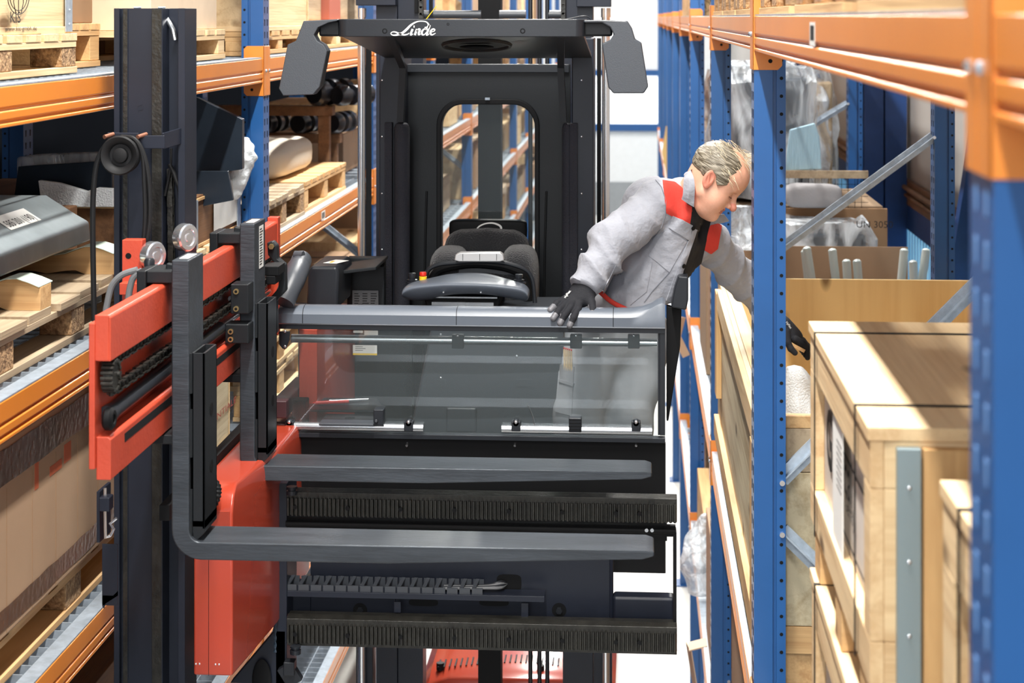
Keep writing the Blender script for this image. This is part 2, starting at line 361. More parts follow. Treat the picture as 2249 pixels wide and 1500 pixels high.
def frame_thing(side,y,label,near,rear=True,group=None,zs=(0,7)):
    x0=XR if side=='r' else XL; s=1 if side=='r' else -1
    t=thing('rack_upright',label,'rack upright',(x0,y,0),group)
    m=MB(); post_mb(m,x0,s,y,0.01,zs[1],near,(1.2,4.7)); m.build('post',None,t,bev=.0015 if near else 0,smooth=False)
    MB().box(x0-.03*s,x0+.12*s,y-.03,y+.15,0,.01).build('base_plate','blue',t)
    if rear:
        xr=x0+s*.98; m=MB(); post_mb(m,xr,s,y,0.01,zs[1],near,(2.5,4.7)); m.build('rear_post',None,t,smooth=False)
        MB().box(xr-.03*s,xr+.12*s,y-.03,y+.15,0,.01).build('base_plate','blue',t)
        zz=[.3]
        ph=BR.get((side,round(y,1)),None)
        zl=ph if ph else [(.3,1.0),(1.0,1.7),(1.7,2.4),(2.4,3.1),(3.1,3.8),(4.6,5.2)]
        flip=False
        for i,(a,c) in enumerate(zl):
            p0=(x0+s*.08,y+.045,a); p1=(xr,y+.045,c)
            m=MB(); m.bar(p0,p1,.012,.045); m.bar((p0[0],p0[1]-.016,p0[2]),(p1[0],p1[1]-.016,p1[2]),.03,.004); m.build('brace','galv',t)
            if near:
                m=MB()
                for p in (p0,p1): m.cyl((p[0]-s*.002,y+.0,p[2]),(p[0]-s*.002,y-.007,p[2]),.0075,seg=10)
                m.build('bolt','chrome',t)
    return t
YR=[WX(2181,600,XR).y]+[WX(p,600,XR).y for p in (1656,1562,1516,1493.5,1477,1465,1457,1449)]
YR.append(YR[-1]+2.9)
YL=[.9,3.9]+[WX(p,600,XL).y for p in (578,820)]
YL+= [YL[-1]+3.02*i for i in range(1,9)]
def zpix(px,py,y): return W(px,py,y).z
BR={('r',round(YR[1],1)):[(zpix(1725,1045,YR[1])-.02,zpix(1725,1045,YR[1])+.9),(zpix(1725,1190,YR[1])+.02,zpix(1725,1190,YR[1])-.85),(4.6,5.3)],
    ('r',round(YR[2],1)):[(zpix(1600,632,YR[2]),zpix(2055,302,YR[2])),(1.5,2.3),(4.6,5.2)],
    ('r',round(YR[3],1)):[(zpix(1600,420,YR[3]),zpix(1868,228,YR[3])),(2.5,3.1),(4.6,5.2)]}
ORD=['nearest','second','third','fourth','fifth','sixth','seventh','eighth','ninth','tenth','eleventh','twelfth']
RUP=['blurred blue rack upright right at the right edge of the photo','tall blue rack upright with hole rows standing before the reaching arm','bright blue rack upright right behind the man\'s head']
for i,y in enumerate(YR):
    lab=RUP[i] if i<3 else f'blue rack upright of the right aisle side, {ORD[i]} one counted from the camera'
    frame_thing('r',y,lab,i<4,i<6,'blue uprights of the right rack')
LUP={2:'blue rack upright with orange connector just right of the chained lift mast on the left',3:'blue rack upright beside the left chrome mast rod'}
for i,y in enumerate(YL):
    if i<1: continue
    lab=LUP.get(i,f'blue rack upright of the left rack, {ORD[i]} one counted from the camera')
    frame_thing('l',y,lab,i in(2,3),i<6,'blue uprights of the left rack')
def beam(side,y0,y1,z,label,back=False,near=True,group=None,conn=True,stick=None):
    s=1 if side=='r' else -1; x0=(XR if side=='r' else XL)+(s*.98+s*.04 if back else 0)
    t=thing('shelf_beam',label,'shelf beam',(x0,(y0+y1)/2,z),group)  # orange load beam of the pallet rack
    pr=[(0,0),(0,-.048),(.006,-.052),(.006,-.056),(0,-.060),(0,-.078),(.007,-.082),(.007,-.086),(0,-.089),(0,-.097),(.045,-.097),(.045,0)]
    if back: pr=[(0,0),(0,-.097),(.045,-.097),(.045,0)]
    MB().prism([(x0+s*a,z+c) for a,c in pr],'y',y0+.06,y1).build('beam','orange',t,bev=.002 if near else 0)
    if conn and not back:
        for yy,dr in ((y0,1),(y1,-1)):
            m=MB(); lo,hi=z-.15,z+.05
            if dr>0:
                m.box(x0-s*.004,x0,yy+.06,yy+.118,lo,hi)
            else:
                m.box(x0-s*.004,x0,yy-.004,yy+.056,lo,hi)
                rr=.012; xa,xb=(x0-s*.004,x0+s*.078)
                m.prism([(xa,lo),(xb-s*rr,lo),(xb,lo+rr),(xb,hi-rr),(xb-s*rr,hi),(xa,hi)],'y',yy-.004,yy-.0002)
            o=m.build('connector','orange',t,bev=.0015)
            if near:
                q=MB(); yq=yy+(.088 if dr>0 else .03)
                q.sph((x0-s*.006,yq,z-.05),(.006,.007,.007),8)
                if dr<0: MB().cyl((x0+s*.045,yy-.004,z-.125),(x0+s*.045,yy-.0048,z-.125),.006,seg=10).build('hole','dark',o)
                q.build('bolt','chrome' if dr>0 else 'galv',o)
    if stick is not None:
        m=MB().use('white').box(x0-s*.0006,x0,stick,stick+.1,z-.056,z-.012); m.use('ink')
        for k in range(12): m.box(x0-s*.001,x0,stick+.012+k*.0062,stick+.012+k*.0062+random.choice((.002,.0034)),z-.046,z-.018)
        m.build('barcode_sticker',None,t)
    return t
def deck(side,y0,y1,z,label,near,group=None):
    s=1 if side=='r' else -1; x0=XR if side=='r' else XL
    m=MB(); zt=z+.001
    m.box(x0+s*.002,x0+s*.046,y0+.13,y1-.02,zt,zt+.004); m.box(x0+s*.047,x0+s*.050,y0+.13,y1-.02,zt-.03,zt)
    st=.066 if near else .2
    n=int((y1-y0-.16)/st)
    for i in range(n):
        y=y0+.13+i*st; m.box(x0+s*.050,x0+s*1.015,y,y+.003 if near else y+.03,zt-.028,zt+.002)
    for k in range(9 if near else 5):
        x=x0+s*(.11+k*(.11 if near else .2)); m.box(x,x+.003,y0+.13,y1-.02,zt-.022,zt+.001)
    return tag(m.build('shelf_grating','galv',smooth=False),label,'shelf grating',group)
LEV={'l':[ZC-.165,ZC-.91,ZC-1.66,ZC-2.42,ZC-3.17],'r':[ZC+.003,ZC-1.93,ZC-3.15]}
NL={'l':['top','second','third','fourth','fifth'],'r':['top','middle','low']}
for side,YY in (('r',YR),('l',YL)):
    sd='right' if side=='r' else 'left'
    for j,z in enumerate(LEV[side]):
        for i in range(len(YY)-1):
            if side=='r' and j==0 and i==0: yy0=YY[0]
            near=i<3
            if side=='r' and j==2 and i==0: continue
            st=None
            if side=='r' and j==0 and i==0: st=WX(1790,80,XR).y
            if side=='l' and j==1 and i==2: st=WX(706,480,XL).y
            lab=f'orange front shelf beam, {sd} rack, {NL[side][j]} level, {ORD[i]} bay from the camera'
            if side=='r' and j==0 and i==0: lab='big blurred orange shelf beam with a barcode sticker, top right of the photo'
            beam(side,YY[i],YY[i+1],z,lab,False,near,f'orange front rails of the {sd} rack',stick=st)  # the front rails of this group are the load beams of the rack
            if i<4: beam(side,YY[i],YY[i+1],z,f'orange rear shelf beam, {sd} rack, {NL[side][j]} level, {ORD[i]} bay from the camera',True,False,f'orange rear beams of the {sd} rack')
            if True: deck(side,YY[i],YY[i+1],z,f'grey steel shelf grating of the {sd} rack, {NL[side][j]} visible level, {ORD[i]} bay from the camera',near,f'steel gratings of the {sd} rack')

beam('r',-1.5,YR[0],LEV['r'][0],'blurred orange shelf beam end nearest the camera at the far right edge',False,True,'orange front rails of the right rack')  # same group: front load beams of the right rack
# ---------------- the order-picking turret truck ----------------
T=thing('turret_truck','black and red man-up warehouse truck with forks turned sideways, filling the aisle','truck',(-.52,6.2,0))
def pz(py,Y): return ZC+(HY-py)/F*Y
def pxx(px,Y): return W(px,600,Y).x
def PB(m,x0,y0,x1,y1,Y0,Y1):
    a=W(x0,y0,Y0); b=W(x1,y1,Y0); xm=(x0+x1)/2
    return m.box(a.x,b.x,Y0,Y1,W(xm,y1,Y0).z,W(xm,y0,Y0).z)
def P(name,m,mt=None,par=None,**k): return m.build(name,mt,par or T,**k)
# forks --------------------------------------------------
def fork(Yf,xl,ztop):
    X0=-1.168; t=.045; w=.15; zb=ZC-1.313; tip=X0+1.205
    zo=zb-.045; r=.075
    out=[(X0,ztop),(X0,zo+r)]
    for i in range(1,9):
        a=PI+i*PI/2/8; out.append((X0+r+r*math.cos(a),zo+r+r*math.sin(a)))
    out+=[(X0+.55,zo+.001),(tip-.03,zb-.022),(tip,zb-.016),(tip,zb-.004)]
    out+=[(tip-.02,zb)]
    ri=.03; out.append((X0+t+ri,zb))
    for i in range(1,7):
        a=1.5*PI-i*PI/2/6; out.append((X0+t+ri+ri*math.cos(a),zb+ri+ri*math.sin(a)))
    out.append((X0+t,ztop))
    m=MB(); m.prism(out,'y',Yf,Yf+w); o=P('fork',m,'steel',bev=.004)
    # narrow the tip corners in plan
    for v in o.data.vertices:
        if v.co.x>tip-.04: v.co.y=Yf+w/2+(v.co.y-Yf-w/2)*(.86 if v.co.x>tip-.015 else .97)
    # hollow guard bar on the shank
    xa=X0+t+.002; zt=zb+.51; m=MB(); h=.034; y0=Yf+.012; y1=Yf+w-.004
    zt=ztop-.235
    m.box(xa,xa+.006,y0,y1,zb+.045,zt); m.box(xa+h-.005,xa+h,y0,y1,zb+.03,zt); m.box(xa,xa+h,y0,y0+.006,zb+.035,zt); m.box(xa,xa+h,y1-.006,y1,zb+.035,zt)
    m.prism([(xa,zb+.05),(xa+h,zb+.05),(xa+h,zb+.02),(xa+h*.5,zb+.004),(xa+h*.2,zb+.004)],'y',y0,y1)
    m.use('dark')
    for zz in (zt-.155,zt-.30): m.cyl((xa+h,y0+.075,zz),(xa+h+.0008,y0+.075,zz),.017,seg=16)
    m.mi=[0]*(len(m.mi)); m2=MB(); m2.v,m2.f=m.v,m.f
    n=len(m.f)-2*18; m2.mats=[M['black'],M['dark']]; m2.mi=[0]*n+[1]*(len(m.f)-n)
    g=P('guard_bar',m2,None,o,bev=.002)
    for zz,l in ((zt-.05,.1),(zt-.20,.12),(zt-.40,.12)):
        MB().tube([(xa-.001,y0-.001,zz+l/2),(xa-.001,y0-.002,zz-l/2)],.0055,8).build('weld_bead','black',o)
    MB().box(X0+.012,X0+.036,Yf+.03,Yf+.12,ztop,ztop+.0006).build('label','paper',o)
    # top hook over the carriage beam
    m=MB(); m.box(X0-.07,X0+.004,Yf+.02,Yf+w-.01,ztop-.062,ztop-.03); m.box(X0-.095,X0-.07,Yf+.02,Yf+w-.01,ztop-.10,ztop-.03); m.bar((X0-.004,Yf+.07,ztop-.05),(X0+.0,Yf+.07,ztop-.02),.06,.02); m.build('hook','black',o,bev=.004)
    m=MB(); m.box(X0-.06,X0+.004,Yf+.02,Yf+w-.01,ZC-1.075,ZC-1.05); m.build('hook','black',o,bev=.004)
    return o
fk=fork(4.49,365,ZC-.608); fk2=fork(5.27,515,ZC-.605)
m=MB(); X=-1.168; a,b=ZC-.635,ZC-.80
m.use('white').box(X+.0455,X+.046,5.33,5.39,ZC-.62,ZC-.745); m.use('ink')
for k in range(14): m.box(X+.046,X+.0464,5.335,5.335+random.uniform(.03,.05),ZC-.628-k*.008,ZC-.631-k*.008)
m.build('spec_label',None,fk2)
# clamp blocks with zinc socket screws on the far shank
for (x0,y0,x1,y1,zs) in ((506,624,546,690,(640,678)),(494,712,546,755,(728,745))):
    m=MB(); PB(m,x0,y0,x1,y1,5.20,5.27); o=P('clamp_block',m,'black',bev=.004)
    for s_ in zs:
        p=W((x0+ (x0+30))/2-2,s_,5.2); m=MB().cyl(p,p-Vector((0,.006,0)),.008,seg=14); m.use('dark').cyl(p-Vector((0,.0055,0)),p-Vector((0,.0065,0)),.0045,seg=6); m.mats=[M['brass'],M['dark']]; m.mi=[0]*16+[1]*8; P('screw',m,None,o)
# carriage ------------------------------------------------
m=MB(); XA=-1.19
def beamred(zt,zb):
    m=MB(); m.prism([(XA,zt-.006),(XA-.006,zt),(XA-.034,zt),(XA-.034,zb),(XA,zb)],'y',4.04,5.98); o=P('carriage_beam',m,'red',bev=.003); return o
b1=beamred(ZC-.672,ZC-.778); b2=beamred(ZC-.948,ZC-1.046)
MB().box(XA-.0005,XA+.0006,4.15,5.9,ZC-.985,ZC-.965).build('grease_smear','rubber',b2)
m=MB(); m.box(XA-.048,XA-.034,4.03,4.20,ZC-.69,ZC-1.02); m.box(XA-.036,XA-.004,4.035,4.04,ZC-.672,ZC-.776)
P('carriage_end_plate',m,'red',bev=.003)
m=MB(); m.box(XA-.048,XA-.04,4.20,5.98,ZC-.76,ZC-.97); P('carriage_back',m,'red')
m=MB(); m.box(XA-.034,XA+.002,5.94,5.98,ZC-.66,ZC-1.05); P('carriage_end_plate',m,'red',bev=.003)
# side-shift cylinder with eye, chain with sprocket, inside the carriage
p=WX(240,920,XA-.01); m=MB().lathe(p,(1,0,0),[(0,-.012),(.02,-.012),(.026,-.006),(.026,.006),(.02,.012),(.012,.012),(.012,.008),(0,.008)],20); P('rod_eye',m,'dark')
m=MB().cyl((p.x-.012,p.y+.02,p.z+.003),(p.x-.012,5.2,p.z+.012),.019,seg=18); m.cyl((p.x-.012,p.y+.02,p.z+.003),(p.x-.012,p.y+.05,p.z+.003),.022,seg=18); P('side_shift_cylinder',m,'satin')
m=MB().cyl((p.x-.012,5.2,p.z+.012),(p.x-.012,5.9,p.z+.012),.011,seg=14); P('piston_rod',m,'chrome')
q=WX(244,825,XA-.012)
m=MB()
for k in range(18):
    a=2*PI*k/18; m.cyl((q.x-.014,q.y+.034*math.cos(a),q.z+.034*math.sin(a)),(q.x+.014,q.y+.034*math.cos(a),q.z+.034*math.sin(a)),.005,seg=6)
m.cyl((q.x-.01,q.y,q.z),(q.x+.01,q.y,q.z),.031,seg=20); m.cyl((q.x+.01,q.y+.02,q.z),(q.x+.016,q.y+.02,q.z),.006); P('sprocket',m,'greased')
def chain(p0,p1,name='chain',w=.022,mt='greased',par=None,link=.03):
    p0=Vector(p0);p1=Vector(p1);d=(p1-p0);n=max(2,int(d.length/link));x,y,dd=frame(d,Vector((1,0,.01))); m=MB()
    for i in range(n):
        c=p0+d*((i+.5)/n); ww=w if i%2 else w*.7
        for sgn in(-1,1): m.bar(c-dd*link*.62+y*0+x*sgn*ww/2,c+dd*link*.62+x*sgn*ww/2,.003,link*.62,up=y)
        m.cyl(c-dd*link*.5-x*w*.55,c-dd*link*.5+x*w*.55,link*.2,seg=8)
    return m.build(name,mt,par or T,smooth=False)
chain((q.x,q.y,q.z+.034),(q.x,5.9,q.z+.034)); chain((q.x,q.y,q.z-.034),(q.x,5.9,q.z-.034))
m=MB(); m.tube([(q.x-.01,5.35,q.z-.02),(q.x-.01,5.5,q.z-.035),(q.x-.01,5.85,q.z-.02)],.009); 
for k in range(34): m.lathe((q.x-.01,5.36+k*.012,q.z-.022-.0003*k),(0,1,0),[(.009,-.003),(.012,0),(.009,.003)],10)
P('spring_hose',m,'alu')
m=MB(); PB(m,296,760,306,800,4.45,4.5); P('limit_switch',m,'dark')
# red mounting plates and rollers on the mast side
m=MB(); PB(m,268,527,312,660,4.80,4.84); PB(m,262,622,320,648,4.76,4.84); P('roller_bracket',m,'red',bev=.002)
m=MB(); PB(m,405,563,433,580,4.85,4.9); P('roller_bracket',m,'red',bev=.002)
c=W(282,562,4.8); P('bracket_hole',MB().cyl(c,c-Vector((0,.001,0)),.008),'dark')
for (px,py,Y) in ((345,562,4.8),(416,522,4.9)):
    c=W(px,py,Y); m=MB().lathe(c,(1,-.55,0),[(0,-.03),(.036,-.03),(.038,-.026),(.038,-.004),(.034,0),(.024,0),(.022,-.004),(.012,-.004),(.011,0),(0,0)],26); P('guide_roller',m,'chrome')
# lift mast ------------------------------------------------
Y0=4.98
m=MB()
def col(m,x0,x1,ya,yb,z0=ZC-2.4,z1=pz(18,Y0)): m.box(pxx(x0,Y0),pxx(x1,Y0),ya,yb,z0,z1)
xa,xb=pxx(250,Y0),pxx(405,Y0)
f=lambda p: pxx(p,Y0)
prof=[(f(250),Y0),(f(262),Y0),(f(262),Y0+.022),(f(268),Y0+.022),(f(268),Y0+.008),(f(279),Y0+.008),(f(279),Y0+.012),(f(333),Y0+.012),(f(333),Y0),(f(357),Y0),(f(357),Y0+.07),(f(390),Y0+.07),(f(390),Y0+.005),(f(405),Y0+.005),(f(405),Y0+.14),(f(250),Y0+.14)]
m.prism(prof,'z',ZC-2.6,pz(18,Y0)); mast=P('lift_mast',m,'navy',bev=.001,smooth=False)
for px in (333,268): 
    MB().box(f(px)+.001,f(px+(22 if px==333 else 10)),Y0-.001 if px==333 else Y0+.007,Y0+.01,ZC-2.6,pz(18,Y0)-.002).build('slide_strip','greased',mast)
m=MB(); m.tube([W(362,35,5.05),W(372,50,5.03),W(380,65,5.02),W(385,88,5.02)],.007); P('fairlead',m,'alu')
c=W(306,238,Y0+.012); MB().use('navy').text('12',c+Vector((-.008,-.001,.012)),(.3,0,-1),(1,0,.3),.022,.001).build('stamp',None,mast)
for px in (286,340): MB().box(f(px),f(px+12),Y0+.03,Y0+.06,pz(18,Y0),pz(14,Y0)).build('bolt_end','galv',mast,bev=.002)
# hose pulley and its bracket
YP=4.86
c=W(264,341,YP); m=MB().lathe(c,(0,-1,0),[(0,-.03),(.038,-.03),(.052,-.022),(.038,-.010),(.038,.0),(.054,.008),(.05,.014),(.044,.012),(.034,.004),(.030,-.004),(.022,-.004),(.020,.006),(.016,.008),(0,.008)],40); pul=P('hose_pulley',m,'rubber')
m=MB(); a=W(252,297,YP+.03); 
m.bar(W(236,298,YP+.035),W(305,299,YP+.035),.006,.018); m.bar(W(302,312,YP+.02),W(362,312,YP+.02),.004,.036); m.bar(W(358,310,YP+.02),W(402,297,YP+.14),.004,.045); P('pulley_bracket',m,'navy',bev=.002)
for px in (229,302):
    c=W(px,301,YP); P('copper_pin',MB().cyl(c,c+Vector((.016,.03,.006)),.006,seg=12),mat('copper'+str(px),(196,140,116),.35,metal=.8))
def curve(pts,n=8):
    pts=[Vector(p) for p in pts]; o=[]
    q=[pts[0]*2-pts[1]]+pts+[pts[-1]*2-pts[-2]]
    for i in range(1,len(q)-2):
        for k in range(n):
            t=k/n; a,b,c_,d=q[i-1],q[i],q[i+1],q[i+2]
            o.append(.5*((2*b)+(c_-a)*t+(2*a-5*b+4*c_-d)*t*t+(3*b-a-3*c_+d)*t**3))
    o.append(pts[-1]); return o
P('hydraulic_hose',MB().tube(curve([W(262,303,YP),W(234,318,YP),W(212,362,YP),W(204,450,YP),W(205,600,YP),W(207,705,YP)]),.0075,10),'rubber')
for dx in (0,10):
    P('hydraulic_hose',MB().tube(curve([W(266,300,YP+.01),W(296,306,YP),W(316-dx*.3,340,YP),W(327-dx,400,YP),W(329-dx,480,YP),W(318-dx*.6,560,YP),W(311-dx,650,YP)]),.0065,10),'rubber')
for pts in ([(302,592),(268,604),(246,628),(235,670),(230,706)],[(312,594),(293,610),(284,640),(281,672)]):
    P('grey_hose',MB().tube(curve([W(a,b,4.6) for a,b in pts]),.0085,10),'hose')
c=W(328,575,4.62); m=MB().lathe(c-Vector((0,0,.015)),(0,0,1),[(0,-.02),(.013,-.02),(.013,0),(.009,.002),(.014,.004),(.014,.018),(.010,.024),(0,.024)],14); P('hose_fitting',m,'satin')
chain(W(374,372,5.02),W(377,590,5.02),link=.024)
P('chain_cable',MB().tube(curve([W(372,360,5.0),W(386,392,5.0),W(396,440,5.0),W(396,585,5.0)]),.006),'rubber')
P('chain_cable',MB().tube(curve([W(376,326,5.0),W(374,370,5.0),W(362,430,5.0)]),.004),'rubber')
# hanging guard plate with wire hook below the carriage
Y1=4.62
m=MB(); PB(m,212,1080,219,1192,Y1,Y1+.1); PB(m,224,1195,258,1330,Y1,Y1+.004); m.prism([(pxx(224,Y1),pz(1330,Y1)),(pxx(258,Y1),pz(1330,Y1)),(pxx(258,Y1),pz(1322,Y1)),(pxx(232,Y1),pz(1350,Y1)),(pxx(228,Y1),pz(1362,Y1)),(pxx(224,Y1),pz(1355,Y1))],'y',Y1,Y1+.004); P('hanging_plate',m,'navy',bev=.001)
m=MB(); PB(m,217,1093,240,1124,Y1-.02,Y1+.02); P('hook_clamp',m,'navy',bev=.003)
P('wire_hook',MB().tube([W(231,1072,Y1),W(231,1130,Y1),W(232,1182,Y1),W(243,1176,Y1),W(250,1162,Y1),W(242,1150,Y1),W(256,1138,Y1)],.004),'chrome')
# red hood beside the main frame -------------------------
plan=[(-1.226,4.95),(-1.117,4.95),(-1.08,5.40),(-1.08,5.92),(-1.226,5.92)]
zt=ZC-1.30; zb=ZC-1.815
rings=[]
for z,ins in ((zb,0),(zt-.07,0),(zt-.03,.012),(zt-.008,.035),(zt,.06)):
    cx,cy=-1.16,5.43
    rings.append([Vector((x+(cx-x)*min(1,ins*4)*.6*(1 if x>-1.2 else 0),y+(ins*1.6 if y<5 else 0),z)) for x,y in plan])
m=MB(); m.loft(rings); P('red_hood',m,'hood',bev=.006)
sm=pxx(456,4.94)
m=MB(); m.box(sm,sm+.0012,4.9495,4.9505,zb,zt-.09); P('hood_seam',m,'dark')
m=MB(); m.box(pxx(460,4.94),pxx(503,4.94),4.947,4.95,zt-.165,zt-.06); P('hood_patch',m,'hood',bev=.002)
m=MB()
for px,py in((430,1458),(438,1458),(473,1459),(481,1459)):
    c=W(px,py,4.95); m=MB().sph(c,(.003,.002,.003),8); P('rivet',m,'chrome')
P('corrugated_hose',MB().tube(curve([W(440,1040,5.0),W(468,1062,4.95),W(474,1085,4.93),W(462,1108,4.93),W(440,1100,4.95)]),[.014+.003*(k%2) for k in range(33)],10),'rubber')
m=MB(); m.box(-1.255,-1.228,4.7,5.95,ZC-1.32,ZC-1.28); P('side_rail',m,'dark')
# slanted lower arm plate
m=MB(); pl=[(512,1500),(605,1408),(632,1408),(640,1500)]
m.prism([(pxx(a,5.42),pz(b,5.42)) for a,b in ((505,1520),(603,1400),(628,1400),(628,1520))],'y',5.42,5.46); P('slanted_plate',m,'navy',bev=.003)
m=MB(); c=W(575,1495,5.41); m.sph(c,(.03,.004,.065),20); P('plate_slot',m,'dark')
# main frame with the two gear racks ----------------------
YM=5.42
m=MB(); PB(m,605,1062,630,1520,YM,YM+.16); P('frame_upright',m,'navy',bev=.002)
P('weld_seam',MB().tube([(pxx(604,YM),YM+.005,pz(1265+k*8,YM)) for k in range(24)],[.006+.0016*(k%2) for k in range(24)],8),mat('weld',(56,70,84),.5,metal=.4,bump=.5,bs=150))
def gear(ytop,yt0,yt1,ybot):
    zz=lambda py: W(1056,py,YM-.04).z
    xa,xb=pxx(628,YM-.04),pxx(1487,YM-.04)
    zk=W(1056,ytop,YM+.03).z; pr=[(YM+.03,zk),(YM-.005,zk),(YM-.005,zz(yt0-18)),(YM-.03,zz(yt0-12)),(YM-.03,zz(yt1)),(YM-.012,zz(yt1)+.0),(YM-.012,zz(ybot)),(YM+.03,zz(ybot))]
    m=MB(); m.prism(pr,'x',xa,xb); r=P('rack_rail',m,'greased',bev=.0015)
    m=MB(); n=int((xb-xa)/.0126)
    for i in range(n):
        x=xa+(i+.5)*(xb-xa)/n; a,b=zz(yt0),zz(yt1)
        m.prism([(x-.0048,YM-.030),(x-.0024,YM-.041),(x+.0024,YM-.041),(x+.0048,YM-.030)],'z',b,a)
    m.build('rack_teeth','greased',r,smooth=False)
    for px in (648,763,880,998,1117,1235,1353,1405):
        c=W(px,(yt0+yt1)/2,YM-.04); c.z=(zz(yt0)+zz(yt1))/2; mm=MB().cyl(c+Vector((0,.006,0)),c-Vector((0,.003,0)),.0065,seg=12); mm.build('rack_screw','dark',r)
        mm=MB().cyl((c.x,YM-.031,zz(yt0-7)),(c.x,YM-.0305,zz(yt0-7)),.004,seg=10)
    return r
gear(1077,1102,1141,1143); gear(1350,1383,1423,1435)
m=MB(); xa,xb=pxx(628,YM),pxx(1484,YM); z=W(1056,1158,YM).z
m.cyl((xa,YM,z),(xb,YM,z),.009,seg=12); m.box(xa,xb,YM+.01,YM+.03,z-.02,z+.012); P('cross_bar',m,'dark')
m=MB(); PB(m,1479,1170,1486,1412,YM,YM+.06); P('frame_end_bar',m,'dark')
m=MB()
for px in (1420,1432): c=W(px,1163,YM); m=MB().cyl(c,c-Vector((0,.01,0)),.0055); P('bar_screw',m,'alu')
YN=YM+.1
m=MB(); PB(m,682,1175,1346,1366,YN,YN+.03); m.box(pxx(628,YN),pxx(682,YN),YN,YN+.03,pz(1366,YN),pz(1290,YN)); P('frame_panel',m,'navy',bev=.002)
m=MB(); PB(m,628,1140,1465,1180,YN+.03,YN+.06); P('back_beam',m,'dark')
m=MB(); 
for px in (870,): m.box(pxx(865,YN),pxx(869,YN),YN-.015,YN,pz(1366,YN),pz(1290,YN))
P('panel_rib',m,'navy')
for px in (791,1228):
    c=W(px,1340,YN); m=MB(); m.use('dark').cyl(c,c-Vector((0,.001,0)),.022,seg=24); P('bolt_recess',m,'dark'); m=MB().cyl(c,c-Vector((0,.012,0)),.010,seg=6); P('hex_bolt',m,'satin')
c=W(1118,1280,YN)
m=MB(); m.prism([(c.x+.038*math.copysign(abs(math.cos(a))**.5,math.cos(a)),c.z+.026*math.copysign(abs(math.sin(a))**.5,math.sin(a))) for a in [2*PI*k/28 for k in range(28)]],'y',YN-.001,YN); P('cable_opening',m,'dark')
for px in (930,1085):
    m=MB(); c=W(px,1323,YN); m.prism([(c.x+.045*math.copysign(abs(math.cos(a))**.5,math.cos(a)),c.z+.011*math.copysign(abs(math.sin(a))**.7,math.sin(a))) for a in [2*PI*k/28 for k in range(28)]],'y',YN-.001,YN); P('slot',m,'dark')
m=MB(); PB(m,1346,1312,1482,1368,YN-.03,YN+.03); P('end_tube',m,'navy',bev=.01,seg=4)
m=MB(); m.tube([(pxx(1343,YN),YN-.004,pz(1200+k*10,YN)) for k in range(17)],.006,8); P('weld_seam',m,'navy')
MB().use('navy').text('42-- 3',W(1275,1338,YN-.001),(1,0,0),(0,0,1),.018,.0005).text('53-4700-',W(1275,1346,YN-.001),(1,0,0),(0,0,1),.014,.0005).build('stamped_number',None,T)
# energy chain on its tray
YT=YM+.01
m=MB(); xa,xb=pxx(628,YT),pxx(1196,YT); z=W(900,1303,YT).z; m.box(xa,xb,YT-.004,YT,z-.017,z); m.box(xa,xb,YT,YT+.06,z-.004,z); P('chain_tray',m,'navy',bev=.001)
m=MB(); x=xa; n=0; xe=pxx(1060,YT)
while x<xe:
    m.box(x,x+.032,YT+.002,YT+.007,z,z+.018); m.box(x,x+.032,YT+.05,YT+.055,z,z+.030)
    m.bar((x+.006,YT+.004,z+.018),(x+.014,YT+.052,z+.03),.011,.004); x+=.0375
P('energy_chain',m,'plastic',smooth=False)
for k in range(4):
    P('cable',MB().tube(curve([(xe-.12,YT+.015+.01*k,z+.012),(xe,YT+.02+.008*k,z+.014),(xe+.05,YT+.03+.006*k,z+.013+.004*k),(pxx(1108,YT),YT+.08,z+.01)]),.0045,8),'satin' if k%2 else 'hose')
m=MB(); PB(m,866,1322,880,1345,YM+.02,YM+.024); PB(m,1145,1325,1160,1360,YM+.02,YM+.024); P('tab',m,'navy')
# guide rollers at the frame edge
for (px,py) in ((641,1077),(649,1427)):
    c=W(px,py,YM-.05); m=MB().lathe(c,(0,0,1),[(0,-.012),(.016,-.012),(.0165,.0),(.012,.0),(.012,.006),(.016,.007),(.016,.012),(0,.012)],20); P('guide_roller',m,'satin')
m=MB(); m.bar(W(625,1460,YM-.02),W(650,1500,YM-.02),.05,.03,up=(0,1,0)); PB(m,622,1455,646,1485,YM-.05,YM-.01); P('sensor_block',m,'satin',bev=.003)
# black skirt under the fence and cab floor box
YF=5.76
m=MB(); PB(m,615,966,1462,1078,YF+.02,YF+.04); PB(m,1300,1078,1462,1258,YF+.03,YF+.06); PB(m,628,1078,1300,1200,YF+.06,YF+.09); P('front_skirt',m,'dark',bev=.002)
m=MB(); m.box(-1.1,.06,YF+.1,6.95,ZC-1.765,ZC-1.72); P('cab_floor',m,'dark')
for px in (640,894,1131,1397):
    c=W(px,975,YF+.015); P('skirt_stud',MB().cyl(c+Vector((0,.01,.003)),c+Vector((0,-.01,-.004)),.004,seg=8),'chrome')
def rrect(x0,x1,z0,z1,r,n=8,rb=None):
    """closed outline with rounded corners (r top, rb bottom)"""
    rb=r if rb is None else rb; o=[]
    for cx,cz,a0,rr in ((x1-r,z1-r,0,r),(x0+r,z1-r,PI/2,r),(x0+rb,z0+rb,PI,rb),(x1-rb,z0+rb,1.5*PI,rb)):
        for i in range(n+1):
            a=a0+PI/2*i/n; o.append((cx+rr*math.cos(a),cz+rr*math.sin(a)))
    return o
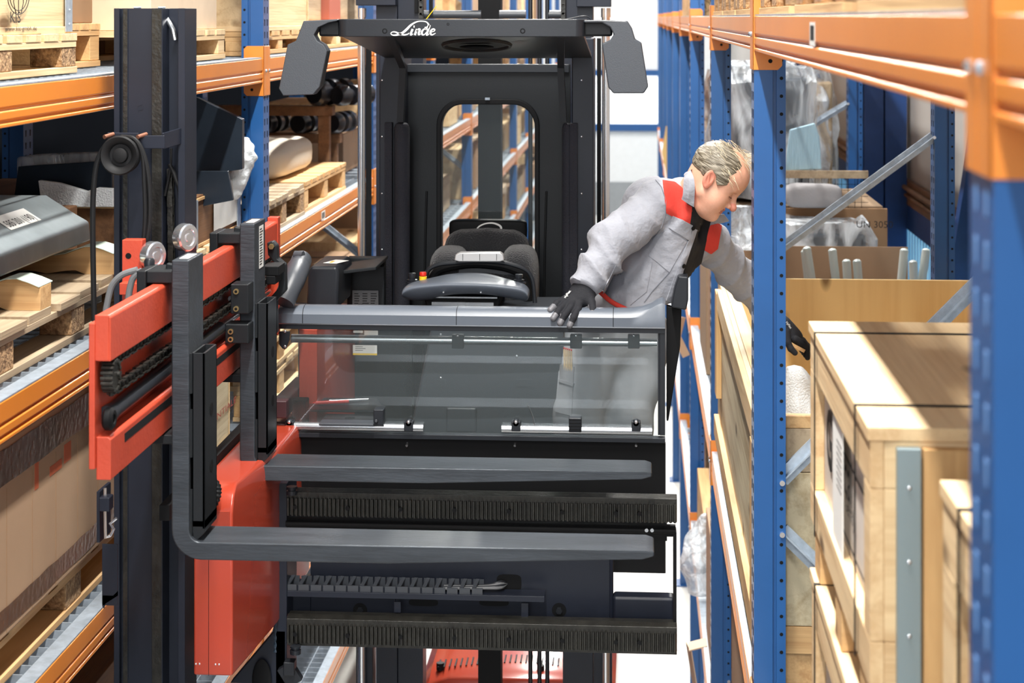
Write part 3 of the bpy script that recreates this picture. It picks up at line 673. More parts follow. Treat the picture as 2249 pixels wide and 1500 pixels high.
def holed(m,outer,inner,y0,y1):
    n=len(inner); vs=[(x,y0,z) for x,z in outer]+[(x,y0,z) for x,z in inner]+[(x,y1,z) for x,z in outer]+[(x,y1,z) for x,z in inner]; fs=[]
    for i in range(n):
        j=(i+1)%n; fs+=[(i,n+i,n+j,j),(2*n+i,2*n+j,3*n+j,3*n+i),(i,j,2*n+j,2*n+i),(n+i,3*n+i,3*n+j,n+j)]
    return m.add(vs,fs)
def rp(px0,py0,px1,py1,Y,r,n=8,rb=None):
    a=W(px0,py0,Y);b=W(px1,py1,Y); xm=(px0+px1)/2
    return rrect(a.x,b.x,W(xm,py1,Y).z,W(xm,py0,Y).z,r,n,rb)
# ---- cab rear wall with window ----
YW=6.95
inn=rp(970,229,1175,610,YW,.085); out=rp(878,141,1252,1200,YW,.004)
m=MB(); holed(m,out,inn,YW,YW+.05); wallc=P('cab_rear_wall',m,'black',smooth=False)
m=MB(); holed(m,rp(960,217,1185,622,YW,.10),inn,YW-.022,YW+.0); m.build('window_gasket','rubber',wallc,bev=.004)
m=MB(); a=rp(970,229,1175,610,YW,.085); m.prism(a,'y',YW+.02,YW+.024); m.build('cab_window','glass',wallc,smooth=False)
m=MB(); PB(m,880,141,1250,159,YW-.02,YW); m.build('lip','satin',wallc,bev=.002)
c=W(1071,217,YW-.03); MB().cbox(c,(.018,.02,.009)).build('clip','galv',wallc)
for px in (1140,1150): 
    m=MB().box(pxx(px,YW),pxx(px+2,YW),YW+.1,YW+.103,pz(610,YW),pz(229,YW))
for px,l in ((937,1),(1200,1)):
    P('cable',MB().tube([W(px,420,YW-.01),W(px-3,520,YW-.012),W(px-6,700,YW-.012),W(px-10,940,YW-.012)],.004,6),'rubber')
# ---- corner posts, foam pads, gussets ----
for (a,b,sx) in ((833,884,1),(1256,1304,-1)):
    m=MB(); PB(m,a,84,b,1190,6.78,7.05); o=P('cab_post',m,'navy',bev=.004)
    for py in (176,300,425,548):
        c=W(a+6 if sx>0 else b-27,py,6.78); MB().sph(c,(.004,.003,.004),8).build('screw','chrome',o)
for (x0,x1,fx0,fx1) in ((846,862,862,897),(1252,1268,1233,1256)):
    m=MB(); xa,xb=pxx(fx0,6.72),pxx(fx1,6.72); cx=(xa+xb)/2; rr=(xb-xa)/2; prof=[]
    for k in range(13): a=PI+PI*k/12; prof.append((cx+rr*math.cos(a),6.76+rr*1.1*math.sin(a)))
    z1,z0=pz(272,6.72),pz(1150,6.72); rings=[[Vector((x+(cx-x)*s,y+(6.76-y)*s,z)) for x,y in prof] for z,s in ((z0,0),(z1-.02,0),(z1-.005,.2),(z1,.5))]
    m.loft(rings); m.box(pxx(x0,6.76),pxx(x1,6.76),6.74,6.78,z0,z1); P('foam_pad',m,'foam')
YC=5.85
m=MB()
for (p0,p1,p2) in (((856,82),(884,150),(878,268)),((1232,82),(1231,150),(1237,268))):
    a,b_,c=W(*p0,YC+.03),W(*p1,6.70),W(*p2,6.72)
    m=MB(); w=.012
    m.add([a+Vector((-w,0,0)),a+Vector((w,0,0)),b_+Vector((w,0,0)),b_+Vector((-w,0,0)),c+Vector((-w,0,0)),c+Vector((w,0,0)),
           a+Vector((-w,0,.03)),a+Vector((w,0,.03)),b_+Vector((w,.05,.0)),b_+Vector((-w,.05,.0)),c+Vector((-w,.05,0)),c+Vector((w,.05,0))],
      [(0,1,2,3),(3,2,5,4),(7,6,9,8),(8,9,10,11),(1,7,8,2),(2,8,11,5),(6,0,3,9),(9,3,4,10),(0,6,7,1),(4,5,11,10)])
    P('gusset',m,'satin')
# ---- overhead guard ----
m=MB(); z1,z0=W(1010,42,YC).z,W(1010,81,YC).z; xa,xb=pxx(741,YC),pxx(1284,YC); r=.03; pl=[(xa,YC+.3),(xa,YC+r)]
for k in range(7): a=PI+PI/2*k/6; pl.append((xa+r+r*math.cos(a),YC+r+r*math.sin(a)))
for k in range(7): a=1.5*PI+PI/2*k/6; pl.append((xb-r+r*math.cos(a),YC+r+r*math.sin(a)))
pl+=[(xb,YC+.3),(xb-.03,YC+.3),(xb-.03,YC+.04),(xa+.03,YC+.04),(xa+.03,YC+.3)]
m.prism(pl,'z',z0,z1); bar=P('roof_front_bar',m,'satin',bev=.003)
for px,py,rr in ((845,68,.008),(984,53,.004),(1148,68,.008)):
    c=W(px,py,YC); m=MB().use('dark'); m.lathe(c,(0,-1,0),[(0,-.001),(rr,-.001),(rr*1.1,.0008),(rr*.7,.001),(rr*.6,-.0005),(0,-.0005)],14); m.build('screw','dark',bar)
# Linde lettering on the bar
def stroke(m,pts,ws,y,n=8):
    cp=curve([Vector((a,0,b)) for a,b in pts],n); wv=[]
    for i in range(len(cp)):
        t=i/(len(cp)-1)*(len(ws)-1); k=min(int(t),len(ws)-2); wv.append(ws[k]+(ws[k+1]-ws[k])*(t-k))
    L=[];
    for i,p in enumerate(cp):
        d=(cp[min(i+1,len(cp)-1)]-cp[max(i-1,0)]).normalized(); nn=Vector((-d.z,0,d.x)); L.append((p+nn*wv[i]/2,p-nn*wv[i]/2))
    v=[];f=[]
    for a,b in L: v+=[(a.x,y,a.z),(b.x,y,b.z)]
    for i in range(len(L)-1): f.append((2*i,2*i+1,2*i+3,2*i+2))
    return m.add(v,f)
def linde(m,ox,oz,s,y):
    """letters in a 120 x 34 box as on the photo crop; s metres per unit; y up"""
    T_=lambda pts:[(ox+a*s,oz+b*s) for a,b in pts]
    def st(pts,ws): stroke(m,T_(pts),[w*s for w in ws],y)
    st([(80,17),(86,18),(89,24),(84,31),(72,33),(60,31),(48,24),(38,14),(28,6),(16,1.5),(6,1),(1.5,4.5),(5,8),(12,8),(22,4),(32,1.5),(40,3),(44,6)],[5.5,6.5,4.5,2.5,2.2,3,4.5,5.5,5,4,2.6,1.8,2.2,3,3.6,3.5,2.6,1.5])
    st([(52,15),(47.5,3.5),(49,1.6),(53,4)],[5,4.6,3,1.5]); st([(54,20.6),(56.5,20.6)],[4.6,4.6])
    st([(62,15),(57,1)],[4.8,4.8]); st([(60,9),(65,14.5),(68.5,13.5),(66,5),(66.5,1.8),(71,4)],[1.8,3.2,4.8,4.6,3,1.5])
    st([(84,13.5),(79,15),(73.5,9),(74.5,2.5),(79,2.2),(84,8)],[2.5,3,4.6,4,2.2,1.8]); st([(91.5,24),(85,3.6),(86.5,1.6),(90,3.8)],[4.8,4.8,3,1.5])
    st([(93.5,7.5),(101,10),(103,13.5),(99,15),(94,10.5),(93.5,4.5),(97,1.6),(105,5.5)],[1.8,2.2,3.2,3.2,4.4,4.6,3,1.5])
c=W(857,78,YC-.001); m=MB(); linde(m,c.x,c.z,.118/84,YC-.0012); m.build('lettering','white',bar,smooth=False)
sld=[(667,46),(655,78),(650,90),(632,98),(613,195),(622,210),(688,208),(703,190),(719,112),(711,98),(697,90),(690,77),(699,60),(722,50),(742,46),(742,42)]
srd=[(1320,44),(1282,44),(1282,50),(1322,50),(1340,60),(1348,76),(1340,88),(1322,96),(1324,112),(1336,192),(1347,205),(1414,205),(1424,190),(1409,94),(1395,86),(1388,62),(1378,46)]
for pts,fx in ((sld,1),(srd,-1)):
    m=MB(); q=[W(a,b,YC+.02) for a,b in pts]; m.prism([(p.x,p.z) for p in q],'y',YC+.015,YC+.085); P('side_shield',m,'plastic',bev=.012,seg=4)
for (x0,x1) in ((700,746),(1280,1345)):
    m=MB(); PB(m,x0,44,x1,80,YC+.06,YC+.09); P('shield_arm',m,'black',bev=.008)
m=MB(); A=W(750,80,YC+.03);B_=W(1282,80,YC+.03); C_=W(1300,128,6.80); D_=W(848,128,6.80); E=W(885,136,6.85); 
v=[A,B_,C_,D_]; m.add(v+[p+Vector((0,0,.012)) for p in v],[(0,3,2,1),(4,5,6,7),(0,1,5,4),(1,2,6,5),(2,3,7,6),(3,0,4,7)]); roof=P('roof_plate',m,'satin')
nrm=((B_-A).cross(D_-A)).normalized(); nrm=nrm if nrm.z<0 else -nrm
def onroof(px,py):
    a=(px-1124.5)/F; b=(HY-py)/F; d=Vector((-math.sin(TH)+a*math.cos(TH),math.cos(TH)+a*math.sin(TH),b)); o=Vector((0,0,ZC)); return o+d*((A-o).dot(nrm)/d.dot(nrm))
cc=onroof(1047,98); ax=(onroof(1123,98)-cc); ay=onroof(1047,109.5)-cc
m=MB(); rim=[cc+ax*math.cos(2*PI*k/36)+ay*math.sin(2*PI*k/36)+nrm*.001 for k in range(36)]; m.use('dark').add(rim,[tuple(range(36))]); m.use('rubber'); 
m.loft([[cc+(p-cc)*s+nrm*h for p in rim] for s,h in ((1.03,0),(1.0,.008),(.93,.008),(.90,.001))],cap=False); m.build('roof_opening',None,roof)
m=MB().sph(cc+nrm*.012-ay*.2,(abs(ax.x)*.5,.02,.008),16); m.build('crumpled_bag','dark',roof)
cc=onroof(1141,93); ax=onroof(1156,93)-cc; ay=onroof(1141,97)-cc; m=MB().add([cc+ax*math.cos(2*PI*k/24)+ay*math.sin(2*PI*k/24)+nrm*.001 for k in range(24)],[tuple(range(24))]); m.build('round_sticker','hose',roof)
# ---- fence ----
zr=lambda py,px=1040: W(px,py,YF).z
m=MB(); x0,x1=pxx(612,YF),pxx(1461,YF); zt,zb=zr(677),zr(713)
def railring(x,top,dy=0):
    h=top-zb; pr=[(0,0),(0,.55),(.012,.85),(.035,1.0),(.065,.98),(.085,.7),(.085,0)]
    return [Vector((x,YF-.012+a+dy,zb+h*b)) for a,b in pr]
xs=[x0,x0+.03,(x0+x1)/2,pxx(1350,YF),pxx(1385,YF),pxx(1410,YF),pxx(1430,YF),pxx(1444,YF),pxx(1455,YF),x1]; tp=[zt,zt,zt,zt,zt+.001,zt+.006,zt+.016,zt+.03,zt+.036,zt+.030]
m.loft([railring(x,t) for x,t in zip(xs,tp)]); rail=P('fence_rail',m,'lplastic')
for px in (666,1003,1347): m=MB(); x=pxx(px,YF); m.loft([[p+((p-Vector((x,YF+.03,zt-.03)))*.012) for p in railring(x+d,zt)] for d in (-.001,.001)]); m.build('joint','dark',rail)
m=MB(); m.box(x0-.01,x1,YF-.006,YF+.07,zr(716),zr(713)+.0005); P('bright_strip',m,'alu')
m=MB(); m.box(pxx(613,YF),x1,YF-.004,YF+.03,zr(727),zr(715)); m.box(pxx(1449,YF),x1,YF,YF+.03,zr(950),zr(727)); m.box(pxx(610,YF),x1,YF-.01,YF+.03,zr(965),zr(955)); m.box(pxx(1445,YF),pxx(1449,YF),YF+.004,YF+.01,zr(950),zr(727)); P('fence_frame',m,'satin',bev=.001)
m=MB(); m.box(pxx(586,YF),pxx(1446,YF),YF+.006,YF+.011,zr(956),zr(724)); P('glass_panel',m,'glass',smooth=False)
def tubeh(a,b,py,y,r=.0125,nm='fence_tube'):
    z=W((a+b)/2,py,y).z; m=MB().cyl((pxx(a,y),y,z),(pxx(b,y),y,z),r,seg=18); return P(nm,m,'alu')
tubeh(640,1443,748,YF+.045,.0135); tubeh(602,930,937,YF-.005); tubeh(1102,1432,944,YF-.005)
def clamp(px,py,y,h=34,w=20,lug=True):
    m=MB(); PB(m,px-w/2,py-12,px+w/2,py+h-16,y,y+.03); 
    if lug: q=W(px,py-8,y); m.cyl(q,q+Vector((0,.02,0)),.012,seg=16)
    o=P('tube_clamp',m,'satin',bev=.003); c=W(px,py-10,y); c.z+=.001; MB().sph(c,(.006,.005,.006),10).build('screw','chrome',o); return o
for px in (1005,1265,1392): clamp(px,748,YF+.02,34,26,False)
for px in (635,897,1133,1397): clamp(px,938,YF-.022,26)
m=MB(); PB(m,1249,918,1277,950,YF-.02,YF+.01)
o=P('tube_clamp',m,'satin',bev=.003); m=MB()
for k in range(4): PB(m,1250,922+k*7,1276,924+k*7,YF-.024,YF-.02)
m.build('clamp_ribs','dark',o)
m=MB(); q=[W(a,b,YF) for a,b in ((614,727),(638,727),(637,745),(629,765),(622,765),(614,755))]; m.prism([(p.x,p.z) for p in q],'y',YF-.01,YF-.004); o=P('latch',m,'satin',bev=.001)
for py in (728,761): c=W(626,py,YF-.01); MB().sph(c,(.005,.004,.005),8).build('screw','alu',o)
m=MB(); m.bar(W(697,926,YF-.03),W(823,931,YF-.03),.11,.008,up=(0,0,1)); 
m=MB(); a=W(700,935,YF-.05);b=W(820,935,YF-.05); m.box(a.x,b.x,YF-.05,YF+.09,a.z,a.z+.008); o=P('bracket_plate',m,'plastic',bev=.002)
MB().cyl((a.x*.5+b.x*.5,YF+.03,a.z+.008),(a.x*.5+b.x*.5,YF+.03,a.z+.0088),.017,seg=20).build('plate_hole','dark',o)
m=MB(); PB(m,820,900,842,935,YF-.03,YF+.02); m.cyl(W(826,925,YF-.04),W(826,925,YF+.0),.006); P('latch_block',m,'satin',bev=.003)
# left end of the fence: bent bracket and padded arm
m=MB(); ptsb=[W(590,540,5.62),W(596,560,5.62),W(611,570,5.66),W(622,588,5.68),W(622,650,5.68),W(605,672,5.66),W(600,690,5.64),W(600,735,5.64)]
for a,b in zip(ptsb,ptsb[1:]): m.bar(a,b+(b-a)*.05,.05,.006,up=(1,0,0))
m=MB(); pr=[(586,533),(598,530),(608,540),(609,568),(626,582),(627,640),(606,662),(608,732),(596,740),(590,736),(592,655),(612,632),(612,592),(600,575),(588,560)]
m.prism([(W(a,b,5.62).x,W(a,b,5.62).z) for a,b in pr],'y',5.62,5.66); o=P('rail_bracket',m,'black',bev=.004)
for py in (541,703): c=W(597,py,5.62); MB().cyl(c+Vector((0,.001,0)),c-Vector((0,.012,0)),.009,seg=6).build('hex_bolt','brass',o)
m=MB(); PB(m,575,585,612,606,5.5,5.6); PB(m,584,606,605,625,5.5,5.6); P('valve_block',m,'dark',bev=.003)
m=MB(); m.tube(curve([W(622,664,5.74),W(640,625,5.78),W(655,590,5.86),W(662,572,5.95)]),[.036]*9+[.038]*8+[.034]*8,18); P('padded_arm',m,'plastic')
m=MB(); c=W(648,560,5.9); m.lathe(c,(1,-.3,0),[(0,0),(.014,0),(.014,.03),(0,.03)],16); P('arm_pivot',m,'plastic')
# ---- cab interior, left side ----
m=MB(); q=[W(a,b,6.1) for a,b in ((675,600),(682,585),(740,585),(745,598),(742,680),(672,680))]; m.prism([(p.x,p.z) for p in q],'y',6.1,6.38); o=P('control_box',m,'satin',bev=.012,seg=3)
c=q[1]; z=q[2].z+.001; m=MB().use('paper').prism([(-1.078,6.17),(-1.03,6.16),(-1.0,6.24),(-1.05,6.26)],'z',z,z+.0006).use('yellow').prism([(-1.06,6.18),(-1.05,6.18),(-1.045,6.22),(-1.055,6.22)],'z',z+.0006,z+.001); m.build('warning_sticker',None,o)
m=MB(); PB(m,762,566,844,682,6.45,6.5); m.prism([(pxx(744,6.2),pz(600,6.2)),(pxx(826,6.2),pz(590,6.2)),(pxx(826,6.2),pz(598,6.2)),(pxx(748,6.2),pz(608,6.2))],'y',6.2,6.5); P('side_panel',m,'black',bev=.003)
c=W(838,579,6.45); P('panel_knob',MB().sph(c,(.012,.008,.012),12),'dark')
m=MB(); PB(m,655,676,905,955,6.50,6.54); P('cab_side_wall',m,'black')
m=MB().use('hose'); YS=6.44; PB(m,774,638,831,676,YS,YS+.001); m.use('ink')
for k in range(6):
    for j in range(3): PB(m,778+j*18,644+k*5.3,778+j*18+random.randint(8,14),646+k*5.3,YS-.0005,YS)
m.text('CE',W(786,674,YS-.0006),(1,0,0),(0,0,1),.016,0); P('rating_plate',m,None)
for (a,b,c_,d) in ((776,726,797,731),(800,726,830,740),(775,758,828,779)):
    m=MB().use('paper'); PB(m,a,b,c_,d,YS,YS+.001)
    if b==758:
        m.use('yellow'); PB(m,a,776,c_,780,YS-.0004,YS); m.use('ink')
        for k in range(3): PB(m,a+5,b+3+k*4,a+22+6*(k%2),b+4+k*4,YS-.0005,YS)
    P('sticker',m,None)
m=MB(); m.prism([(-1.12,5.95),(-1.06,5.95),(-1.02,6.5),(-1.12,6.5)],'z',ZC-1.55,ZC-1.03); P('red_side_column',m,'red',bev=.003)
m=MB(); m.bar(W(612,900,5.72)+Vector((0,0,0)),W(665,845,6.2),.05,.055); P('lower_arm',m,mat('maroon_black',(66,42,46),.45),bev=.004)
m=MB(); PB(m,640,880,672,945,5.84,5.9); P('hinge_block',m,'dark',bev=.004)
# shelf with pens in the cab
m=MB(); a=W(640,893,5.9); m.prism([(a.x,5.86),(a.x+.32,5.86),(a.x+.26,6.05),(a.x,6.05)],'z',a.z-.008,a.z); sh=P('cab_shelf',m,'satin',bev=.003)
SHZ=a.z
# centre console below the seat
m=MB(); q=[W(a,b,6.02) for a,b in ((950,700),(1235,700),(1240,960),(898,960))]; m.prism([(p.x,p.z) for p in q],'y',6.02,6.5); cc_=P('console_pedestal',m,'plastic',bev=.01)
m=MB(); PB(m,980,896,1046,950,6.0,6.02); m.build('lower_cover','plastic',cc_,bev=.006)
for (px,py) in((968,830),(968,735),(1135,782),(1208,745)): c=W(px,py,6.02); MB().sph(c,(.005,.003,.005),8).build('screw','alu',cc_)
m=MB(); PB(m,960,833,978,849,6.018,6.02); PB(m,1133,833,1168,849,6.018,6.02); m.build('small_plate','plastic',cc_)
MB().tube(curve([W(1160,890,6.0),W(1172,920,6.0),W(1175,950,6.0)]),.003,6).build('thin_cable','alu',cc_)
# ---- steering console ----
tops=[(882,640,1),(886,624,.3),(905,613,0),(940,605,0),(975,594,0),(1010,592,0),(1060,592,0),(1100,606,0),(1150,619,0),(1158,630,.3),(1161,642,1)]
bots=[648,660,668,668,656,653,653,658,668,664,650]
rings=[]
for (px,pt,e),pb in zip(tops,bots):
    yb=6.12+.23*(1-abs((px-1021)/150)**2.2*.75) if abs(px-1021)<150 else 6.17
    ztp=W(px,pt,yb).z; zf=ZC-.893; zb_=W(px,pb,6.14).z; x=pxx(px,6.12)
    if e==1: ztp=zf=(ztp+zb_)/2+.01
    zf=min(zf,ztp)
    rings.append([Vector((x,yb,ztp)),Vector((x,(yb+6.1)/2,(ztp+zf)/2+.003)),Vector((x,6.115,zf+.002)),Vector((x,6.10,zf-.006)),Vector((x,6.105,zf-.018)),Vector((x,6.14,zb_)),Vector((x,yb+.02,zb_))])
m=MB(); m.loft(rings); con=P('steering_console',m,'lplastic',sub=2,smooth=True,ang=80)
for px in (974,1056): MB().cyl(W(px,642,6.10),W(px,642,6.10)+Vector((0,.02,0)),.003,seg=8).build('console_screw','alu',con)
m=MB(); c=W(905,614,6.22); m.lathe(c,(0,0,1),[(.022,-.012),(.022,-.006),(.017,-.006),(.019,0),(.011,.002),(.014,.012),(.013,.022),(0,.024)],18); m.build('joystick','satin',con)
m=MB(); c=W(1140,614,6.22); m.lathe(c,(0,0,1),[(.024,-.014),(.024,-.008),(.017,-.006),(.019,0),(.010,.002),(.013,.01),(.013,.018),(0,.02)],18); m.build('joystick','satin',con)
c=W(929,609,6.22); m=MB().use('yellow').lathe(c,(0,0,1),[(.013,-.01),(.013,.003),(.009,.004)],16); n1=len(m.f); m.use('redp').lathe(c,(0,0,1),[(.008,.004),(.012,.006),(.0125,.014),(.011,.018),(0,.018)],18); m.build('emergency_button',None,con)
m=MB(); PB(m,937,652,1092,655,6.16,6.18); m.build('tray_edge','alu',con); m=MB(); PB(m,948,664,1084,671,6.17,6.2); m.build('tray_edge','alu',con); m=MB(); PB(m,1003,664,1021,679,6.15,6.17); m.build('tray_clip','alu',con)
m=MB(); q=[W(a,b,6.2) for a,b in ((930,650),(1100,650),(1090,700),(945,700))]; m.prism([(p.x,p.z) for p in q],'y',6.2,6.4); m.build('console_tray','dark',con,bev=.004)
# ---- seat ----
def pillow(m,cx,cy,cz,w,d,h,e=.45,n=28,k=14,rot=None):
    rings=[]
    for i in range(k+1):
        t=-PI/2+PI*(i+.02)/(k+.04); ct=abs(math.cos(t))**e; st=math.copysign(abs(math.sin(t))**e,math.sin(t)); ring=[]
        for j in range(n):
            a=2*PI*j/n; x=math.copysign(abs(math.cos(a))**e,math.cos(a)); z=math.copysign(abs(math.sin(a))**e,math.sin(a))
            p=Vector((x*ct*w/2,st*d/2,z*ct*h/2)); p=rot@p if rot else p; ring.append(Vector((cx,cy,cz))+p)
        rings.append(ring)
    return m.loft(rings)
YSt=6.72
def pil(x0,y0,x1,y1,Y,d,e=.45,rot=None,m=None):
    a=W(x0,y0,Y);b=W(x1,y1,Y); m=m or MB(); return pillow(m,(a.x+b.x)/2,Y+d/2,(a.z+b.z)/2,b.x-a.x,d,a.z-b.z,e,rot=rot)
m=pil(972,504,1162,640,YSt,.12,.55); 
for k in range(2): pass
seat=P('seat_backrest',m,'fabric',ang=180)
# outward relief so that the centre channel reads
for v in seat.data.vertices:
    u=(v.co.x-pxx(1067,YSt))/.16
    if v.co.y<YSt+.05: v.co.y+=.018*math.exp(-(u*3.2)**2)-.01*math.exp(-((abs(u)-.55)*4)**2)
    v.co.z-=.012*max(0,1-abs(abs(u)-.35)*6)*(1 if v.co.z>pz(530,YSt) else 0)*.6
P('seat_cushion',pil(936,553,1020,690,6.42,.3,.6),'fabric',ang=180); P('seat_cushion',pil(1092,551,1178,720,6.42,.3,.6),'fabric',ang=180); P('seat_cushion',pil(960,580,1160,720,6.40,.36,.6),'fabric',ang=180)
m=MB(); m.tube(curve([W(932,640,6.36),W(938,598,6.36),W(960,582,6.36),W(1000,577,6.36),W(1050,574,6.36),W(1105,577,6.36),W(1150,590,6.36),W(1168,610,6.36),W(1174,650,6.36),W(1176,705,6.36)]),.008,10); P('console_frame',m,'satin')
m=MB(); m.tube(curve([W(945,625,6.40),W(962,595,6.40),W(1010,582,6.40),W(1060,580,6.40),W(1120,590,6.40),W(1155,615,6.40),W(1160,690,6.40)]),.016,10); P('console_frame',m,'dark')
m=MB(); PB(m,1005,584,1150,606,6.42,6.44); P('inner_panel',m,'plastic',bev=.006)
m=MB(); q=[W(a,b,6.30) for a,b in ((998,572),(1000,560),(1010,555),(1098,555),(1105,560),(1107,572),(1098,575),(1008,575))]; m.prism([(p.x,p.z) for p in q],'y',6.30,6.34); o=P('clipboard_clamp',m,mat('silver_grey',(196,196,196),.35,metal=.3),bev=.004)
m=MB(); 
for px in (1016,1053,1090): PB(m,px,558,px+1,572,6.2985,6.30)
m.build('clamp_groove','dark',o)
m=pil(985,483,1157,530,YSt+.08,.06,.3); o=P('rear_cushion',m,'dark',ang=180)
m=MB(); stroke(m,[(W(a,b,6.78).x,W(a,b,6.78).z) for a,b in ((1044,507),(1052,498),(1066,492),(1082,491),(1096,496),(1100,502),(1098,507))],[.004,.005,.005,.006,.007,.008,.004],6.795); m.build('white_swash','white',o)
# right-hand gate pad
m=MB(); q=[W(a,b,5.98) for a,b in ((1490,606),(1512,608),(1512,659),(1507,682),(1474,676),(1477,655),(1482,630))]; m.prism([(p.x,p.z) for p in q],'y',5.98,6.12); P('gate_pad',m,'satin',bev=.006,seg=3)
m=MB(); q=[W(a,b,6.05) for a,b in ((1464,672),(1497,680),(1494,760),(1468,925),(1464,925))]; m.prism([(p.x,p.z) for p in q],'y',6.05,6.09); P('gate_strap',m,'dark',bev=.003)
# ---- main mast behind the cab ----
YQ=7.45
def mcol(x0,x1,y0=YQ,d=.16,top=6.2,mt='navy',bot=.35,nm='main_mast_profile'):
    m=MB(); xa,xb=pxx(x0,y0),pxx(x1,y0); t=.018
    m.prism([(xa,y0),(xb,y0),(xb,y0+d),(xa,y0+d),(xa,y0+d-t),(xb-t,y0+d-t),(xb-t,y0+t),(xa,y0+t)],'z',bot,top); return P(nm,m,mt,bev=.001)
mcol(826,872,YQ,.16); mcol(874,929,YQ+.02,.12); mcol(1236,1302,YQ,.16); mcol(1304,1344,YQ+.02,.10,pz(1430,YQ)+.0); mcol(782,818,YQ+.02,.10,pz(1400,YQ)); mcol(1050,1100,7.62,.10,5.6,'dark')
m=MB(); PB(m,781,-200,869,12,YQ-.05,YQ+.05); PB(m,1266,-200,1342,15,YQ-.05,YQ+.05); P('mast_head',m,'navy',bev=.003)
for (a,b,c_,d) in ((785,803,803,813),(1322,1339,1311,1320)):
    z0,z1=1.0,pz(20,YQ-.02); xm=pxx((a+b)/2,YQ-.02); P('lift_rod',MB().cyl((xm,YQ-.02,z0),(xm,YQ-.02,z1),.0165,seg=24),'chrome')
    P('lift_rod_collar',MB().cyl((xm,YQ-.02,pz(38,YQ)),(xm,YQ-.02,pz(18,YQ)),.0195,seg=24),'chrome')
    m=MB(); PB(m,c_,84,d,1200,YQ+.02,YQ+.06); P('mast_strip',m,'dark')
for (a,b) in ((893,1057),(1097,1155),(1205,1240)):
    z=W((a+b)/2,32,YQ+.06).z; P('mast_crossbar',MB().cyl((pxx(a,YQ+.06),YQ+.06,z),(pxx(b,YQ+.06),YQ+.06,z),.018,seg=18),'plastic')
for px in (925,1237): chain(W(px,-60,YQ-.06),W(px,46,YQ-.06),w=.03,link=.028)
for px in (1165,1185,1202): P('mast_hose',MB().cyl((pxx(px,7.5),7.5,.6),(pxx(px,7.5),7.5,5.4),.009,seg=10),'satin')
for px in (910,942): m=MB(); PB(m,px,-60,px+8,28,YQ,YQ+.02); P('chain_anchor',m,'dark')
P('yellow_cable_tie',MB().tube([W(935,44,YC+.1),W(958,14,YC+.1)],.0015,6),'yellow'); 
P('roof_strap',MB().tube(curve([W(1235,44,YC+.1),W(1255,40,YC+.1),W(1285,35,YC+.1),W(1300,44,YC+.1)]),.002,6),'satin')
# ---- chassis hood on the ground ----
x0,x1=pxx(925,8.4),pxx(1352,8.4); zh=pz(1458,8.4); m=MB(); rings=[]
for y,zz in ((8.25,zh-.10),(8.28,zh-.03),(8.34,zh-.006),(8.5,zh),(9.6,zh+.0),(9.66,zh-.05)):
    rings.append([Vector((x0,y,.12)),Vector((x0,y,zz-.10)),Vector((x0+.05,y,zz-.03)),Vector((x0+.14,y,zz)),Vector((x1-.14,y,zz)),Vector((x1-.05,y,zz-.03)),Vector((x1,y,zz-.10)),Vector((x1,y,.12))])
m.loft(rings); hood=P('chassis_hood',m,'hood',bev=.01)
m=MB(); 
for k in range(30):
    x=x0+.09+k*(x1-x0-.18)/29; dy=.05*math.cos((k-15)/15*PI*.8)
    m.cbox((x,8.40+dy,zh+.0005),(.007,.10,.003))
m.build('vent_slots','dark',hood,smooth=False)
for px in (968,1188): c=W(px,1470,8.36); MB().cyl((c.x,8.34,zh-.02),(c.x,8.34,zh+.012),.018,seg=14).build('rubber_buffer','rubber',hood)
m=MB()
for x in (x0+.15,x1-.15):
    m=MB().cyl((x-.07,8.6,.14),(x+.07,8.6,.14),.14,seg=24); P('wheel',m,'rubber')
# pens and key on the cab shelf: things of their own
pn=MB().use('redp'); a=Vector((W(693,872,5.93).x,5.93,SHZ+.007)); b_=Vector((a.x+.105,5.96,SHZ+.007)); pn.cyl(a,b_,.006,seg=12); pn.cyl(a-(b_-a)*.08,a,.002,.005,seg=12); tag(pn.build('pen',None),'red ballpoint pen lying on the dark cab shelf behind the glass panel','pen')
pn=MB().use('alu'); pn.cyl(a+Vector((.04,.03,.0)),b_+Vector((.06,.035,0)),.005,seg=12); tag(pn.build('pen',None),'silver pen lying just behind the red pen on the cab shelf','pen')
# ---------------- goods on the racks ----------------
def pallet(x0,x1,y0,y1,z,h,label,wm='wood',wx='woodx',bm='chip',n=7,bl=.1,gr=None,rough=.0,full=True):
    t=thing('pallet',label,'pallet',((x0+x1)/2,(y0+y1)/2,z),gr)
    db=.02;sb=.018;fb=.018; zt=z+h
    m=MB(); w=(y1-y0)/n
    for i in range(n):
        a=y0+i*w+ (0 if i==0 else .12*w*random.uniform(.6,1)); c=y0+(i+1)*w-(0 if i==n-1 else .1*w)
        m.box(x0+random.uniform(-1,1)*rough,x1+random.uniform(-1,1)*rough,a,c,zt-db,zt+random.uniform(0,.002))
    m.build('deck_boards',wx,t,bev=.0015)
    bw=.1; xs=[x0,(x0+x1-bw)/2,x1-bw]; ys=[y0,(y0+y1-bl)/2,y1-bl]
    m=MB()
    for x in xs: m.box(x+.002,x+bw-.002,y0+.003,y1-.003,zt-db-sb,zt-db-.0005)
    m.build('stringer_boards',wm,t,bev=.001)
    for x in xs:
        for y in ys: MB().box(x+.004,x+bw-.004,y,y+bl,z+fb+.0005,zt-db-sb-.0005).build('block',bm,t,bev=.003)
    m=MB()
    for x in xs: m.box(x,x+bw,y0,y1,z,z+fb)
    m.build('base_boards',wm,t,bev=.001)
    return t
